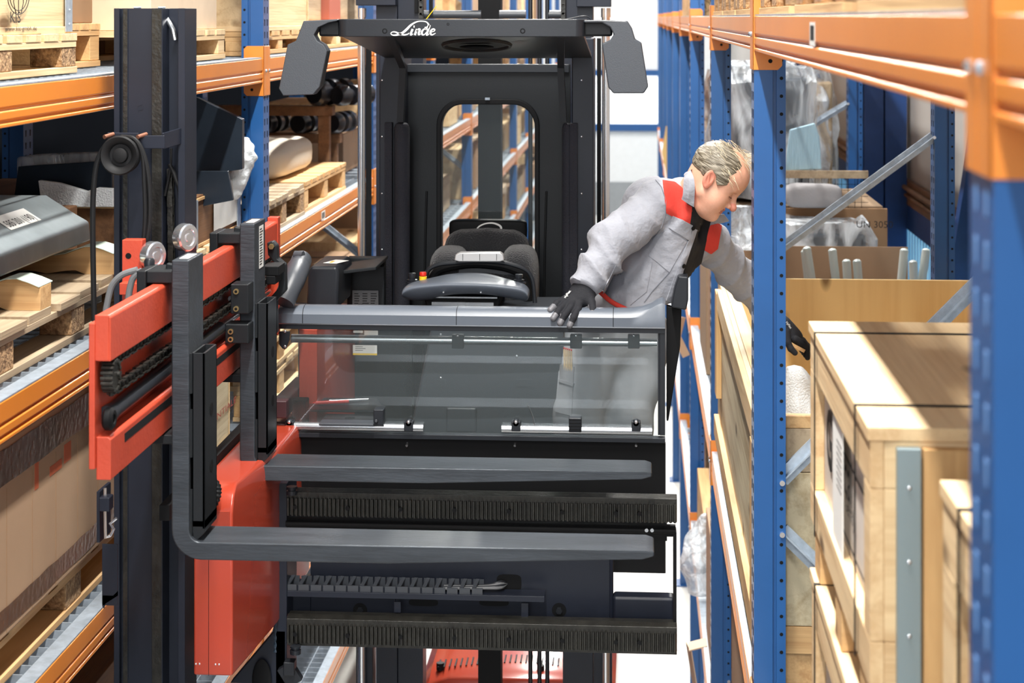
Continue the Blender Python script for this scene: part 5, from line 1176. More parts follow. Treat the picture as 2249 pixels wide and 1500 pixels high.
# pallets stacked on the top beam
zq=ZR_[0]
for k,(ya,yb_,lab) in enumerate(((1.85,2.75,'near'),(2.95,3.85,'middle'),(4.0,4.98,'far'))):
    pallet(.325,1.25,ya,yb_,zq,.144,f'pallet resting on the big orange beam at the top right, {lab} one of three','wood','woodx','chip',n=6,bl=.14)
for k in range(3):
    y=YR[1]+.2+k*.93; pallet(.325,1.2,y,y+.86,zq,.144,f'chipboard-block pallet above the bay behind the near upright, {ORD[k]} of three from the camera','wood','woodx','chip',n=6,bl=.14)
t=box(.33,1.2,YR[3]+.16,YR[4]-.3,zq,zq+.5,'pale wooden box with an oval stamp on the top right beam, far from the camera','wood',tape=False,nm='wooden_crate',cat='crate')
o=WX(1528,20,.33); m=MB().use('ink').text('EPA',W(1530,20,YR[3]+.159),(1,0,0),(0,0,1),(.038,.05),0); m.tube([W(1544+17*math.cos(a),14+13*math.sin(a),YR[3]+.158) for a in [2*PI*k/24 for k in range(25)]],.0015,5)
m.build('stamp',None,t,smooth=False)
# far right bays
for bay in range(3,9):
    for lv in (0,1,2):
        if bay==3 and lv<2: continue
        y=YR[bay]+.25; k=0
        while y<YR[bay+1]-.6:
            ly=rr.uniform(.5,.95); h=rr.uniform(.4,.9); c_=rr.choice((0,1,2,3,4,5)); z=ZR_[lv]
            box(XR+.05+rr.uniform(0,.06),1.25,y,min(y+ly,YR[bay+1]-.05),z+.002,z+h,f'{wd[c_]} box, right rack, {ORD[bay]} bay, {NL["r"][lv]} level, {ORD[k]} from near end',cols[c_],tape=False,nm='wooden_crate' if c_ in(0,1,5) else 'cardboard_box',cat='crate' if c_ in(0,1,5) else 'box',gr='boxes in the far bays of the right rack'); y+=ly+.15; k+=1
# things at the aisle edge, low right
m=MB(); cp=curve([(.50,8.20,ZC-1.15),(.40,8.4,ZC-1.16),(.335,8.75,ZC-1.25),(.345,9.0,ZC-1.35)],5); rings=[[Vector((p.x,p.y,ZC-1.1-.0*i)),Vector((p.x+.004,p.y,ZC-1.1)),Vector((p.x+.004,p.y,ZC-1.75+.02*i)),Vector((p.x,p.y,ZC-1.75+.02*i))] for i,p in enumerate(cp)]
m.loft(rings); tag(m.build('cardboard_sheet','card',bev=.0),'curved brown cardboard sheet bulging out beyond the open crate','cardboard')
z=ZR_[2]
t=box(.345,1.2,YR[2]+.35,YR[2]+1.3,z,z+.62,'tall plain cardboard carton low on the right rack, seen left of the near upright','card',tape=False,face=-1)
t=box(.36,1.2,YR[2]+2.1,YR[3]-.1,z,z+.35,'pale wooden box behind the tall plain carton, low right','wood',tape=False,nm='wooden_crate',cat='crate')
box(.4,1.2,YR[1]+.3,YR[2]-.2,z,z+.7,'wide tan carton beneath the open plywood crate on the low shelf','card',tape=False,face=-1)
t=box(.36,1.2,YR[3]+.3,YR[3]+.36,ZR_[1],ZR_[1]+.01,'','card',tape=False) if 0 else None
blob([(.34,9.9,z+.02),(.31,9.9,z+.22),(.33,9.95,z+.36),(.36,9.95,z+.45)],0,[.07,.09,.05,.015],'white translucent plastic bag hanging out of the low right shelf','filmw','plastic_bag','bag')
m=MB(); m.bar((.27,11.6,2.55),(.24,11.62,2.42),.05,.006,up=(0,1,0)); m.bar((.24,11.62,2.42),(.3,11.6,2.30),.05,.006,up=(0,1,0)); tag(m.build('cardboard_flap','card'),'torn cardboard flap sticking into the aisle beyond the cab strap','cardboard')
m=MB(); m.bar((.25,9.2,z-.02),(.312,9.25,z-.42),.12,.006,up=(1,.2,0)); m.bar((.25,9.2,z-.02),(.34,9.2,z+.005),.12,.006,up=(0,0,1)); tag(m.build('cardboard_flap','cardw'),'long pale cardboard flap hanging down at the bottom, right of the gear racks','cardboard')
m=MB(); m.prism([(.262,2.9),(.31,3.2),(.40,3.15),(.40,2.525),(.33,2.525)],'y',21.0,21.04); tag(m.build('paper_sheet',mat('yellow_paper',(206,172,110),.6)),'yellow-brown paper hanging out of the distant right rack','paper')
# ---------------- the worker ----------------
from mathutils.bvhtree import BVHTree
def V3(p): return np.array(p,dtype=np.float64)
def cone(P,a,b,r1,r2):
    a=V3(a);b=V3(b); ba=b-a; l=ba@ba; t=np.clip(((P-a)@ba)/l,0,1); return np.linalg.norm(P-a-t[:,None]*ba,axis=1)-(r1+(r2-r1)*t)
def ell(P,c,r,Rm=None):
    q=P-V3(c)
    if Rm is not None: q=q@Rm
    r=V3(r); k0=np.linalg.norm(q/r,axis=1); k1=np.linalg.norm(q/(r*r),axis=1)+1e-9; return k0*(k0-1)/k1
def smin(a,b,k): h=np.clip(.5+.5*(b-a)/k,0,1); return b+(a-b)*h-k*h*(1-h)
def smax(a,b,k): return -smin(-a,-b,k)
def chainsdf(P,pts,rs,k=.02):
    d=None
    for i in range(len(pts)-1):
        q=cone(P,pts[i],pts[i+1],rs[i],rs[i+1]); d=q if d is None else smin(d,q,k)
    return d
def snet(f,xs,ys,zs):
    xs,ys,zs=map(np.asarray,(xs,ys,zs)); nx,ny,nz=len(xs),len(ys),len(zs)
    Vv=np.empty((nx,ny,nz),np.float32); Y,Z=np.meshgrid(ys,zs,indexing='ij')
    st=max(1,int(400000/(ny*nz)))
    for i in range(0,nx,st):
        xx=xs[i:i+st]; P=np.stack([np.repeat(xx,ny*nz),np.tile(Y.ravel(),len(xx)),np.tile(Z.ravel(),len(xx))],1); Vv[i:i+st]=f(P).reshape(len(xx),ny,nz)
    S=Vv<0; acc=np.zeros((nx-1,ny-1,nz-1,3)); cnt=np.zeros((nx-1,ny-1,nz-1)); co=[xs,ys,zs]; faces=[]
    cells={}
    for ax in range(3):
        a=[slice(None)]*3;b=[slice(None)]*3; a[ax]=slice(0,-1); b[ax]=slice(1,None)
        v0,v1=Vv[tuple(a)],Vv[tuple(b)]; m=(v0<0)!=(v1<0); I=np.argwhere(m); t=(v0[m]/(v0[m]-v1[m]+1e-12))
        pt=np.stack([co[d][I[:,d]] for d in range(3)],1).astype(float); pt[:,ax]+=t*(co[ax][I[:,ax]+1]-co[ax][I[:,ax]])
        o=[d for d in range(3) if d!=ax]; quad=[]
        for (p,q) in ((-1,-1),(0,-1),(0,0),(-1,0)):
            J=I.copy(); J[:,o[0]]+=p; J[:,o[1]]+=q; quad.append(J)
            ok=np.all((J>=0)&(J<np.array(acc.shape[:3])),axis=1); Jk=J[ok]
            np.add.at(acc,(Jk[:,0],Jk[:,1],Jk[:,2]),pt[ok]); np.add.at(cnt,(Jk[:,0],Jk[:,1],Jk[:,2]),1)
        cells[ax]=(quad,v0[m]<0)
    idx=-np.ones(cnt.shape,int); mm=cnt>0; idx[mm]=np.arange(mm.sum()); verts=acc[mm]/cnt[mm][:,None]
    for ax in range(3):
        quad,neg=cells[ax]; sh=np.array(cnt.shape); ok=np.ones(len(neg),bool)
        for J in quad: ok&=np.all((J>=0)&(J<sh),axis=1)
        Q=np.stack([idx[tuple(np.clip(J,0,sh-1).T)] for J in quad],1)[ok]; n=neg[ok]
        if ax==1: n=~n
        Q[~n]=Q[~n][:,::-1]; faces.append(Q)
    return verts,np.concatenate(faces)
def mk(name,vf,mt,parent=None,smooth_it=0):
    v,f=vf; me=bpy.data.meshes.new(name); me.from_pydata(v.tolist(),[],f.tolist()); 
    me.polygons.foreach_set('use_smooth',[True]*len(me.polygons)); me.materials.append(M[mt] if isinstance(mt,str) else mt)
    o=bpy.data.objects.new(name,me); COL.objects.link(o); me.update()
    if parent: o.parent=parent
    if smooth_it: s=o.modifiers.new('s','SMOOTH'); s.iterations=smooth_it; s.factor=.5
    return o
def ax_(lo,hi,h): return np.arange(lo,hi+h,h)
def axf(lo,a,b,hi,hf,hc): return np.concatenate([np.arange(lo,a,hc),np.arange(a,b,hf),np.arange(b,hi+hc,hc)])
HO=np.array(W(1561,395,6.06)); pit=R(38.5); F0=np.array([math.cos(pit),0,-math.sin(pit)]); U0=np.array([math.sin(pit),0,math.cos(pit)]); S0=np.array([0,-1.,0])
ps=R(7); F1=F0*math.cos(ps)+S0*math.sin(ps); S1=S0*math.cos(ps)-F0*math.sin(ps); HS=.985
HM=np.stack([F1,U0,S1],1)
def hloc(P): return (P-HO)@HM/HS
def hw(f,u,s): return HO+HM@np.array([f,u,s])*HS
def head_sdf(P):
    q=hloc(P); m=q.copy(); m[:,2]=np.abs(m[:,2])
    d=ell(q,(.004,.050,0),(.097,.084,.077)); d=smin(d,ell(q,(.048,.046,0),(.053,.060,.062)),.03)
    d=smin(d,ell(q,(.044,-.022,0),(.052,.078,.058)),.03)
    d=smin(d,ell(m,(.050,-.040,.034),(.034,.040,.026)),.025)
    d=smin(d,cone(m,(.004,-.050,.046),(.072,-.088,.0),.020,.020),.03)
    d=smin(d,ell(q,(.032,-.092,0),(.046,.026,.044)),.025)
    d=smin(d,ell(q,(.078,-.090,0),(.018,.016,.018)),.015)
    d=smin(d,cone(m,(.080,.026,.040),(.089,.024,.008),.008,.009),.014)
    e=ell(m,(.100,.004,.031),(.018,.012,.018)); d=smax(d,-e,.014)
    d=smin(d,ell(m,(.0745,.004,.032),(.0145,.0125,.016)),.005)
    d=smax(d,-cone(m,(.090,-.004,.022),(.083,-.004,.044),.0014,.0014),.003)
    d=smax(d,-cone(m,(.088,.013,.022),(.080,.011,.046),.0012,.0012),.004)
    d=smin(d,cone(q,(.088,.016,0),(.112,-.022,0),.007,.0115),.010)
    d=smin(d,ell(q,(.115,-.027,0),(.0135,.0125,.014)),.006); d=smin(d,ell(m,(.100,-.031,.013),(.010,.009,.008)),.006)
    d=smax(d,-ell(m,(.107,-.038,.007),(.005,.0035,.004)),.003)
    d=smax(d,-cone(m,(.096,-.036,.022),(.078,-.062,.034),.0012,.0012),.007)
    d=smin(d,cone(m,(.088,-.052,.016),(.094,-.0505,0),.005,.0068),.007); d=smin(d,cone(m,(.086,-.0625,.013),(.092,-.064,0),.005,.0068),.007)
    d=smax(d,-cone(m,(.086,-.0575,.024),(.1015,-.0572,0),.0012,.0018),.003)
    # ear
    c,s=math.cos(R(-12)),math.sin(R(-12)); w=m-np.array([-.004,.0,.078]); w2=w.copy(); w2[:,0]=c*w[:,0]-s*w[:,1]; w2[:,1]=s*w[:,0]+c*w[:,1]
    w2[:,2]-=np.clip(-w2[:,0],-.02,.02)*.45
    er=ell(w2,(0,.002,0),(.0185,.032,.0065)); er=smax(er,-ell(w2,(.003,.006,.0065),(.0105,.019,.0065)),.003); er=smin(er,cone(w2,(-.004,.014,.002),(.004,-.008,.002),.003,.003),.003)
    er=smin(er,ell(w2,(.004,-.024,0),(.008,.009,.006)),.004)
    d=smin(d,er,.004)
    return d
J=dict(ne=W(1536,432,6.10),ch=W(1478,505,6.16),pel=W(1368,700,6.14),s1=W(1446,442,6.06),e1=W(1350,527,5.95),w1=W(1283,632,5.855),s2=W(1562,535,6.30),e2=W(1622,605,6.42),w2=W(1712,705,6.52))
J={k:np.array(v) for k,v in J.items()}
fl=ZC-1.718
hipR,knR,anR=np.array(W(1310,735,6.08)),np.array(W(1268,925,5.98)),np.array([W(1285,1100,6.14).x,6.14,fl+.09]); hipL,knL,anL=np.array(W(1405,735,6.2)),np.array(W(1378,925,6.06)),np.array([W(1400,1100,6.26).x,6.26,fl+.09])
def body_sdf(P):
    d=head_sdf(P)
    a,b=hw(-.022,-.02,0),J['ne']+np.array([-.03,.03,-.02])
    d=smin(d,cone(P,a,b,.055,.064),.03)
    c=chainsdf(P,[J['ne']+np.array([-.03,.04,-.03]),J['ch']+np.array([-.03,.03,0]),J['pel']],[.045,.06,.08],.05); d=smin(d,c,.03)
    for pts,rs in (([J['s1'],J['e1'],J['w1']],[.045,.036,.026]),([J['s2'],J['e2'],J['w2']],[.045,.036,.026]),([hipR,knR,anR],[.07,.05,.035]),([hipL,knL,anL],[.07,.05,.035]),([J['ch']+np.array([-.03,.03,0]),J['s1']],[.05,.045]),([J['ch']+np.array([-.03,.03,0]),J['s2']],[.05,.045])):
        d=smin(d,chainsdf(P,pts,rs,.02),.03)
    return d
hb=HO
xs=axf(-.45,hb[0]-.135,hb[0]+.15,.60,.0026,.03); ys=axf(5.75,hb[1]-.105,hb[1]+.105,6.65,.0026,.03); zs=axf(ZC-1.715,hb[2]-.16,hb[2]+.13,ZC-.25,.0026,.03)
skin=M['skin']; nt=skin.node_tree; bs=nt.nodes['Principled BSDF']; bs.inputs['Subsurface Weight'].default_value=.12; bs.inputs['Subsurface Radius'].default_value=(.012,.005,.003); bs.inputs['Subsurface Scale'].default_value=1
person=mk('person',snet(body_sdf,xs,ys,zs),'skin',None)
tag(person,'man in grey and red work jacket leaning over the fence into the open crate','person')
me=person.data
# skin tints that belong to the skin: lips, nose, ear, cheek redness as material slots
lipm=mat('lips',(176,110,98),.5); redm=mat('skin_reddish',(214,138,116),.5,var=.08,vs=20,bump=.06,bs=120); dk=mat('nostril',(90,50,42),.7)
bs2=redm.node_tree.nodes['Principled BSDF']; bs2.inputs['Subsurface Weight'].default_value=.15; bs2.inputs['Subsurface Radius'].default_value=(.012,.005,.003)
me.materials.append(lipm); me.materials.append(redm); me.materials.append(dk)
cen=np.empty(len(me.polygons)*3); me.polygons.foreach_get('center',cen); q=hloc(cen.reshape(-1,3)); am=np.abs(q[:,2]); mi=np.zeros(len(q),int)
mi[(q[:,0]>.088)&(am<.020)&(q[:,1]<-.0475)&(q[:,1]>-.069)]=1
mi[(np.linalg.norm(q-np.array([.112,-.026,0]),axis=1)<.017)]=2
mi[(am>.0725)&(np.abs(q[:,0]+.004)<.026)&(np.abs(q[:,1])<.038)]=2
me.polygons.foreach_set('material_index',mi)
# hair
def noise(P,seed,sc):
    r=np.random.RandomState(seed); o=0
    for i in range(7):
        k=r.randn(3)*sc; o=o+np.sin(P@k+r.rand()*6.28)
    return o/3.5
def hair_sdf(P):
    q=hloc(P); am=np.abs(q[:,2])
    sk=np.minimum(ell(q,(.004,.050,0),(.097,.084,.077)),ell(q,(.048,.046,0),(.053,.060,.062)))
    sk=smin(sk,ell(q,(.030,-.0,0),(.066,.070,.068)),.02)
    wv=q.copy(); wv[:,0]=q[:,0]*.9+q[:,1]*.45+.006*np.sin(q[:,1]*60); wv[:,1]=(q[:,1]-.5*q[:,0])
    st=noise(np.stack([wv[:,0]*.35,wv[:,1]*2.2,q[:,2]],1),3,130)*.0011+noise(q,5,45)*.0010
    th=.0055*np.clip((.105-q[:,0])/.08,.15,1)
    bald=ell(q,(.052,.135,0),(.068,.05,.052))
    d=sk-th-st; d=smax(d,-(sk+.004),.002)
    line=q[:,0]-(.062+.010*np.sin(q[:,1]*90))-.35*(q[:,1]-.04)            # temple line
    d=smax(d,line,.008)
    low=-(q[:,1]-(-.012-.55*(q[:,0]+.04)*(q[:,0]<-.01)-.02*(q[:,0]<-.01)+.0*q[:,0])); low=np.where(q[:,0]>.012,-(q[:,1]-(.002+.7*np.abs(q[:,0]-.03))),-(q[:,1]-(-.045)))
    d=smax(d,low,.006)
    earcut=ell(q*np.array([1,1,0]),(-.002,-.006,0),(.021,.034,1)); d=smax(d,-earcut,.004)
    d=smax(d,-bald,.012)
    return d
hs=snet(hair_sdf,ax_(hb[0]-.13,hb[0]+.15,.0021),ax_(hb[1]-.1,hb[1]+.1,.0021),ax_(hb[2]-.08,hb[2]+.13,.0021))
hair=mk('hair',hs,'hair',person)
rr=random.Random(4); m=MB()
for i in range(260):                   # loose strands at the back, over the crown and at the temple
    u=rr.uniform(.02,.14); s=rr.uniform(-.06,.06); f0=rr.uniform(-.085,.05)
    n=Vector((f0*1.0,(u-.056)*1.1,s*1.5)); n.normalize(); base=Vector((.004,.056,0))+Vector((n.x*.100,n.y*.094,n.z*.080)); 
    if n.x>.55 or n.y<-.2: continue
    t=Vector((.030+rr.uniform(-.012,.012),-.012+rr.uniform(-.012,.010),rr.uniform(-.008,.008))); a=hw(*base); b=hw(*(base+t*.6+n*.007)); c=hw(*(base+t+n*rr.uniform(.001,.005)))
    m.tube([a,b,c],[.0008,.0007,.0003],3,cap=False)
for i in range(70):                    # thin forelock on the balding crown
    f0=rr.uniform(.02,.085); s=rr.uniform(-.05,.05); n=Vector((f0,.09-.25*f0,s)).normalized(); base=Vector((.012,.052,0))+Vector((n.x*.098,n.y*.094,n.z*.076)); t=Vector((.014,.010,rr.uniform(-.004,.004)))
    m.tube([hw(*base),hw(*(base+t*.5+n*.008)),hw(*(base+t+n*rr.uniform(.006,.012)))],[.0006,.0005,.0003],3,cap=False)
m.build('loose_strands',mat('fair_hair',(196,180,150),.5),hair)
hair.children and None
m=MB()
for i in range(46):                    # eyebrow
    for sg in (1,-1):
        f_=i/45; s=.014+.034*f_; p=Vector((.097-.016*f_*f_-.0*f_,.024+.006*math.sin(f_*2.6),s*sg)); m.tube([hw(*p),hw(*(p+Vector((-.001,.002,.006*sg))))],[.0007,.0003],3,cap=False)
m.build('eyebrows',mat('brow',(150,122,92),.7),person)
for sg in (1,-1):
    MB().tube([hw(.0905,-.0025,.020*sg),hw(.0925,-.004,.028*sg),hw(.0905,-.0045,.036*sg),hw(.084,-.003,.045*sg)],.0011,6).build('lashes',dk,person)
# ---- jacket ----
rs_=np.random.RandomState(5)
sh=lambda a,dx=0,dy=0,dz=0: a+np.array([dx,dy,dz])
backtop=np.array(W(1425,452,6.22)); hemc=np.array(W(1392,655,6.14)); bel=np.array(W(1440,590,6.13)); chR=np.array(W(1500,470,6.08)); chL=np.array(W(1545,525,6.24))
cuffdir=(J['w1']-J['e1']); cuffdir/=np.linalg.norm(cuffdir)
def jacket_sdf(P,carve=True):
    wv=noise(P,9,9)
    t=cone(P,backtop,hemc,.095,.105); t=smin(t,cone(P,chR,bel,.070,.095),.06); t=smin(t,cone(P,chL,bel,.06,.09),.05)
    t=smin(t,cone(P,J['s1'],np.array(W(1505,440,6.12)),.068,.05),.04); t=smin(t,cone(P,np.array(W(1498,425,6.16)),J['s2'],.055,.06),.04)
    t=smin(t,cone(P,bel,np.array(W(1408,668,6.10)),.09,.085),.04)
    f1=P-J['s1']; 
    a1=chainsdf(P,[sh(J['s1'],.01,.02,-.005),sh(J['e1'],0,0,.004),J['w1']-cuffdir*.0],[.080,.068,.052],.03)
    # cut the sleeve flat at the cuff and hollow it
    pl=(P-J['w1'])@cuffdir; a1=smax(a1,pl-.004,.004)
    tt=((P-J['s1'])@(J['w1']-J['s1']))/np.sum((J['w1']-J['s1'])**2)
    ub=(P-J['s1'])@np.array([.62,.1,.78])
    rg=lambda x:(1-np.abs(np.sin(x)))**1.4
    fold=-rg(tt*17+ub*15+wv*1.5)*.014*np.clip(1.35-np.abs(tt-.62)*2.3,.15,1)-rg(tt*7-ub*21+wv*1.7+1)*.009+.006
    a1=a1+fold
    a2=chainsdf(P,[sh(J['s2'],0,0,0),J['e2'],J['w2']],[.068,.062,.05],.03)
    d2=(J['w2']-J['e2'])/np.linalg.norm(J['w2']-J['e2']); a2=smax(a2,(P-J['w2'])@d2,.004)
    t2=(P-J['s2'])@d2; a2=a2-rg(t2*44+(P[:,2]*16)+wv*1.3)*.012+.004
    ax=(hemc-backtop)/np.linalg.norm(hemc-backtop); h=(P-backtop)@ax
    tf=noise(P*np.array([1,1,.6]),21,26)*.0028+np.abs(noise(P,33,15))*.004*-1-rg(h*15+P[:,0]*22+wv*1.8)*.010+.003
    t=t+tf
    t=smax(t,(P-np.array(W(1395,682,6.1)))@np.array([.25,0,-.97])-.0,.01)
    d=smin(t,a1,.022); d=smin(d,a2,.022)
    # open neck: carve a V for the shirt
    n0=np.array(W(1548,430,6.02)); n1=np.array(W(1520,600,6.02))
    if carve: v=cone(P,hw(-.0,-.10,0),J['ne'],.062,.060); d=smax(d,-v,.008)
    return d
allp=np.array([backtop,hemc,J['s1'],J['e1'],J['w1'],J['w2'],J['s2'],bel])
jv=snet(jacket_sdf,ax_(-.235,.50,.0052),ax_(5.74,6.62,.0058),ax_(ZC-1.12,ZC-.46,.0052))
jacket=mk('jacket',jv,'jacket',person,1)
bvh=BVHTree.FromPolygons([tuple(v) for v in jv[0]],[tuple(f) for f in jv[1]])
jn=snet(lambda P:jacket_sdf(P,False),ax_(-.235,.40,.007),ax_(5.74,6.5,.007),ax_(ZC-1.12,ZC-.46,.007)); bvn=BVHTree.FromPolygons([tuple(v) for v in jn[0]],[tuple(f) for f in jn[1]])
def hit(px,py,tree=None):
    a=(px-1124.5)/F; b=(HY-py)/F; d=Vector((-math.sin(TH)+a*math.cos(TH),math.cos(TH)+a*math.sin(TH),b)).normalized()
    r=(tree or bvh).ray_cast(Vector((0,0,ZC)),d); return (r[0],r[1],d)
def patch(name,quad,off,th,mt,nu=16,nv=16,parent=None,tree=None):
    """cloth panel with clean edges laid on the garment; quad = 4 edge corner pixel points (tl,tr,br,bl) or two polylines top/bottom"""
    top,bot=quad
    def along(pl,t):
        L=[0]; 
        for a,b in zip(pl,pl[1:]): L.append(L[-1]+math.dist(a,b))
        s=t*L[-1]
        for i in range(len(pl)-1):
            if s<=L[i+1] or i==len(pl)-2:
                k=(s-L[i])/(L[i+1]-L[i]+1e-9); return (pl[i][0]+(pl[i+1][0]-pl[i][0])*k,pl[i][1]+(pl[i+1][1]-pl[i][1])*k)
    G=[]; last=None
    for j in range(nv+1):
        row=[]
        for i in range(nu+1):
            a=along(top,i/nu); b=along(bot,i/nu); x=a[0]+(b[0]-a[0])*j/nv; y=a[1]+(b[1]-a[1])*j/nv
            r=hit(x,y,tree)
            if r[0] is None: row.append(None)
            else: row.append((r[0]+r[1]*off,r[1]))
        G.append(row)
    for j in range(nv+1):
        for i in range(nu+1):
            if G[j][i] is None:
                best=None
                for jj in range(nv+1):
                    for ii in range(nu+1):
                        if G[jj][ii] is not None:
                            dd=(ii-i)**2+(jj-j)**2
                            if best is None or dd<best[0]: best=(dd,G[jj][ii])
                if best is None: return None
                G[j][i]=best[1]
    # relax
    pos=[[g[0].copy() for g in r] for r in G]
    vs=[];fs=[]
    for j in range(nv+1):
        for i in range(nu+1): vs.append(pos[j][i])
    n=len(vs)
    for j in range(nv+1):
        for i in range(nu+1): vs.append(pos[j][i]-G[j][i][1]*(th+off))
    w=nu+1
    for j in range(nv):
        for i in range(nu):
            a=j*w+i; fs.append((a,a+w,a+w+1,a+1)); fs.append((a+n,a+1+n,a+w+1+n,a+w+n))
    for i in range(nu): fs.append((i,i+1,i+1+n,i+n)); a=nv*w+i; fs.append((a+1,a,a+n,a+1+n))
    for j in range(nv): a=j*w; fs.append((a+w,a,a+n,a+w+n)); b=j*w+nu; fs.append((b,b+w,b+w+n,b+n))
    m=MB(); m.add(vs,fs); return m.build(name,mt,parent or person,ang=60)
yk=[([(1456,392),(1478,398),(1500,412)],[(1460,470),(1490,482),(1532,512)])]
patch('red_yoke',([(1455,396),(1482,400),(1499,414),(1508,448),(1530,462)],[(1463,468),(1478,476),(1496,488),(1512,500),(1527,512)]),.0022,.003,'jred',26,22,tree=bvn)
patch('red_yoke',([(1550,520),(1560,495),(1586,488)],[(1547,550),(1561,558),(1576,546)]),.0022,.003,'jred',12,14,tree=bvn)
patch('shirt',([(1521,448),(1532,462),(1546,474),(1562,480)],[(1499,612),(1512,612),(1524,604),(1536,590)]),.0035,.02,'shirt',14,26,tree=bvn)
patch('pocket_flap',([(1477,473),(1500,483),(1520,494)],[(1469,500),(1492,514),(1512,528)]),.005,.004,'jacket',12,8)
patch('chest_pocket',([(1460,506),(1486,516),(1508,530)],[(1425,562),(1444,576),(1470,598)]),.003,.003,'jacket',14,14)
patch('side_pocket',([(1352,582),(1380,602),(1405,598),(1432,576)],[(1318,650),(1350,668),(1385,670),(1420,640)]),.003,.003,'jacket',18,14)
patch('button_placket',([(1521,500),(1530,504)],[(1462,660),(1476,664)]),.004,.003,'jacket',5,26)
patch('cuff',([(1262,606),(1290,618),(1322,636)],[(1249,626),(1278,634),(1309,652)]),.003,.003,'jacket',14,5)
patch('hem_band',([(1330,652),(1390,672),(1450,662)],[(1326,658),(1388,680),(1449,672)]),.003,.003,'jacket',16,3)
for (px,py) in ((1520,499),(1498,583)):
    r=hit(px,py); 
    if r[0] is not None: m=MB().lathe(r[0]+r[1]*.006,r[1],[(0,0),(.0075,0),(.008,.003),(.005,.004),(0,.003)],16); m.build('button','dark',person)
# seams
def seam(pts,name='seam'):
    P_=[]
    for a,b in zip(pts,pts[1:]):
        for k in range(7):
            r=hit(a[0]+(b[0]-a[0])*k/7,a[1]+(b[1]-a[1])*k/7)
            if r[0] is not None: P_.append(r[0]+r[1]*.0012)
    if len(P_)>3: MB().tube(P_,.0013,5).build(name,mat('seam_thread',(112,114,122),.9) if 'seam_thread' not in bpy.data.materials else bpy.data.materials['seam_thread'],person)
seam([(1440,396),(1452,410),(1462,440),(1462,470),(1452,500),(1430,530)]); seam([(1470,598),(1432,640),(1412,668)])
# collar: two turned-down leaves
def leaf(pts,y0s,name,th=.006,mt='jacket'):
    vs=[W(a,b,y) for (a,b),y in zip(pts,y0s)]; n=len(vs); c=sum(vs,Vector())/n; vs2=[v+Vector((0,th,0)) for v in vs]
    return MB().add(vs+vs2,[tuple(range(n))[::-1],tuple(range(n,2*n))]+[(i,(i+1)%n,(i+1)%n+n,i+n) for i in range(n)]).build(name,mt,person,bev=.002)
m=MB(); 
A=[(1517,374),(1524,392),(1526,415),(1524,455)]; B=[(1504,380),(1501,400),(1500,425),(1497,438)]; yA_=[6.02,5.985,5.975,5.985]; yB_=[6.03,5.995,5.985,5.99]
rings=[]
ca,cb=curve([W(p[0],p[1],y) for p,y in zip(A,yA_)],6),curve([W(p[0],p[1],y) for p,y in zip(B,yB_)],6)
for a,b in zip(ca,cb): mid=(a+b)/2+Vector((0,-.010,0)); rings.append([a,mid,b,b+Vector((0,.006,0)),mid+Vector((0,.007,0)),a+Vector((0,.006,0))])
MB().loft(rings).build('collar','jacket',person)
ca=curve([W(1519,372,6.02),W(1528,372,6.10),W(1545,400,6.16),W(1570,455,6.17)],6); cb=curve([W(1503,384,6.04),W(1508,380,6.14),W(1530,410,6.22),W(1560,475,6.22)],6); MB().loft([[a,b,b+Vector((-.003,.004,-.004)),a+Vector((-.003,.004,-.004))] for a,b in zip(ca,cb)]).build('collar','jacket',person)
leaf([(1572,472),(1590,470),(1602,486),(1580,492),(1560,486)],[6.12,6.15,6.18,6.14,6.10],'collar')
m=MB().tube(curve([W(1310,634,6.0),W(1322,645,6.0),W(1345,664,6.0),W(1385,684,6.0)]),[.008]*24+[.006],10); m.build('red_hem_lining','jred',person)
# ---- trousers, belt, shoes ----
def tr_sdf(P):
    d=ell(P,np.array(W(1352,722,6.14)),(.165,.13,.13)); wv=noise(P,4,8)
    d=smin(d,cone(P,hipR,knR,.098,.078),.05); d=smin(d,cone(P,knR,anR,.076,.062),.03); d=smin(d,cone(P,hipL,knL,.10,.080),.05); d=smin(d,cone(P,knL,anL,.078,.062),.03)
    d=smin(d,cone(P,np.array(W(1430,760,6.14)),np.array(W(1405,900,6.14)),.05,.04),.05)
    return d+np.sin(P[:,2]*42+P[:,0]*30+wv*3)*.0035+noise(P,8,20)*.003
tv=snet(tr_sdf,ax_(-.36,.15,.010),ax_(5.88,6.42,.010),ax_(ZC-1.71,ZC-.82,.010)); trousers=mk('trousers',tv,'trousers',person,2)
tb=BVHTree.FromPolygons([tuple(v) for v in tv[0]],[tuple(f) for f in tv[1]])
patch('thigh_pocket',([(1232,800),(1262,806)],[(1222,905),(1256,915)]),.006,.004,'trousers',8,12,tree=tb)
patch('pocket_flap',([(1229,832),(1262,842)],[(1228,838),(1261,849)]),.009,.004,'trousers',8,3,tree=tb)
for c in (anR,anL):
    m=MB(); p=np.array([c[0]-.03,c[1]-.07,fl+.05]); pillow(m,p[0],p[1],p[2],.11,.28,.10,.6); m.build('shoe','rubber',person,ang=180)
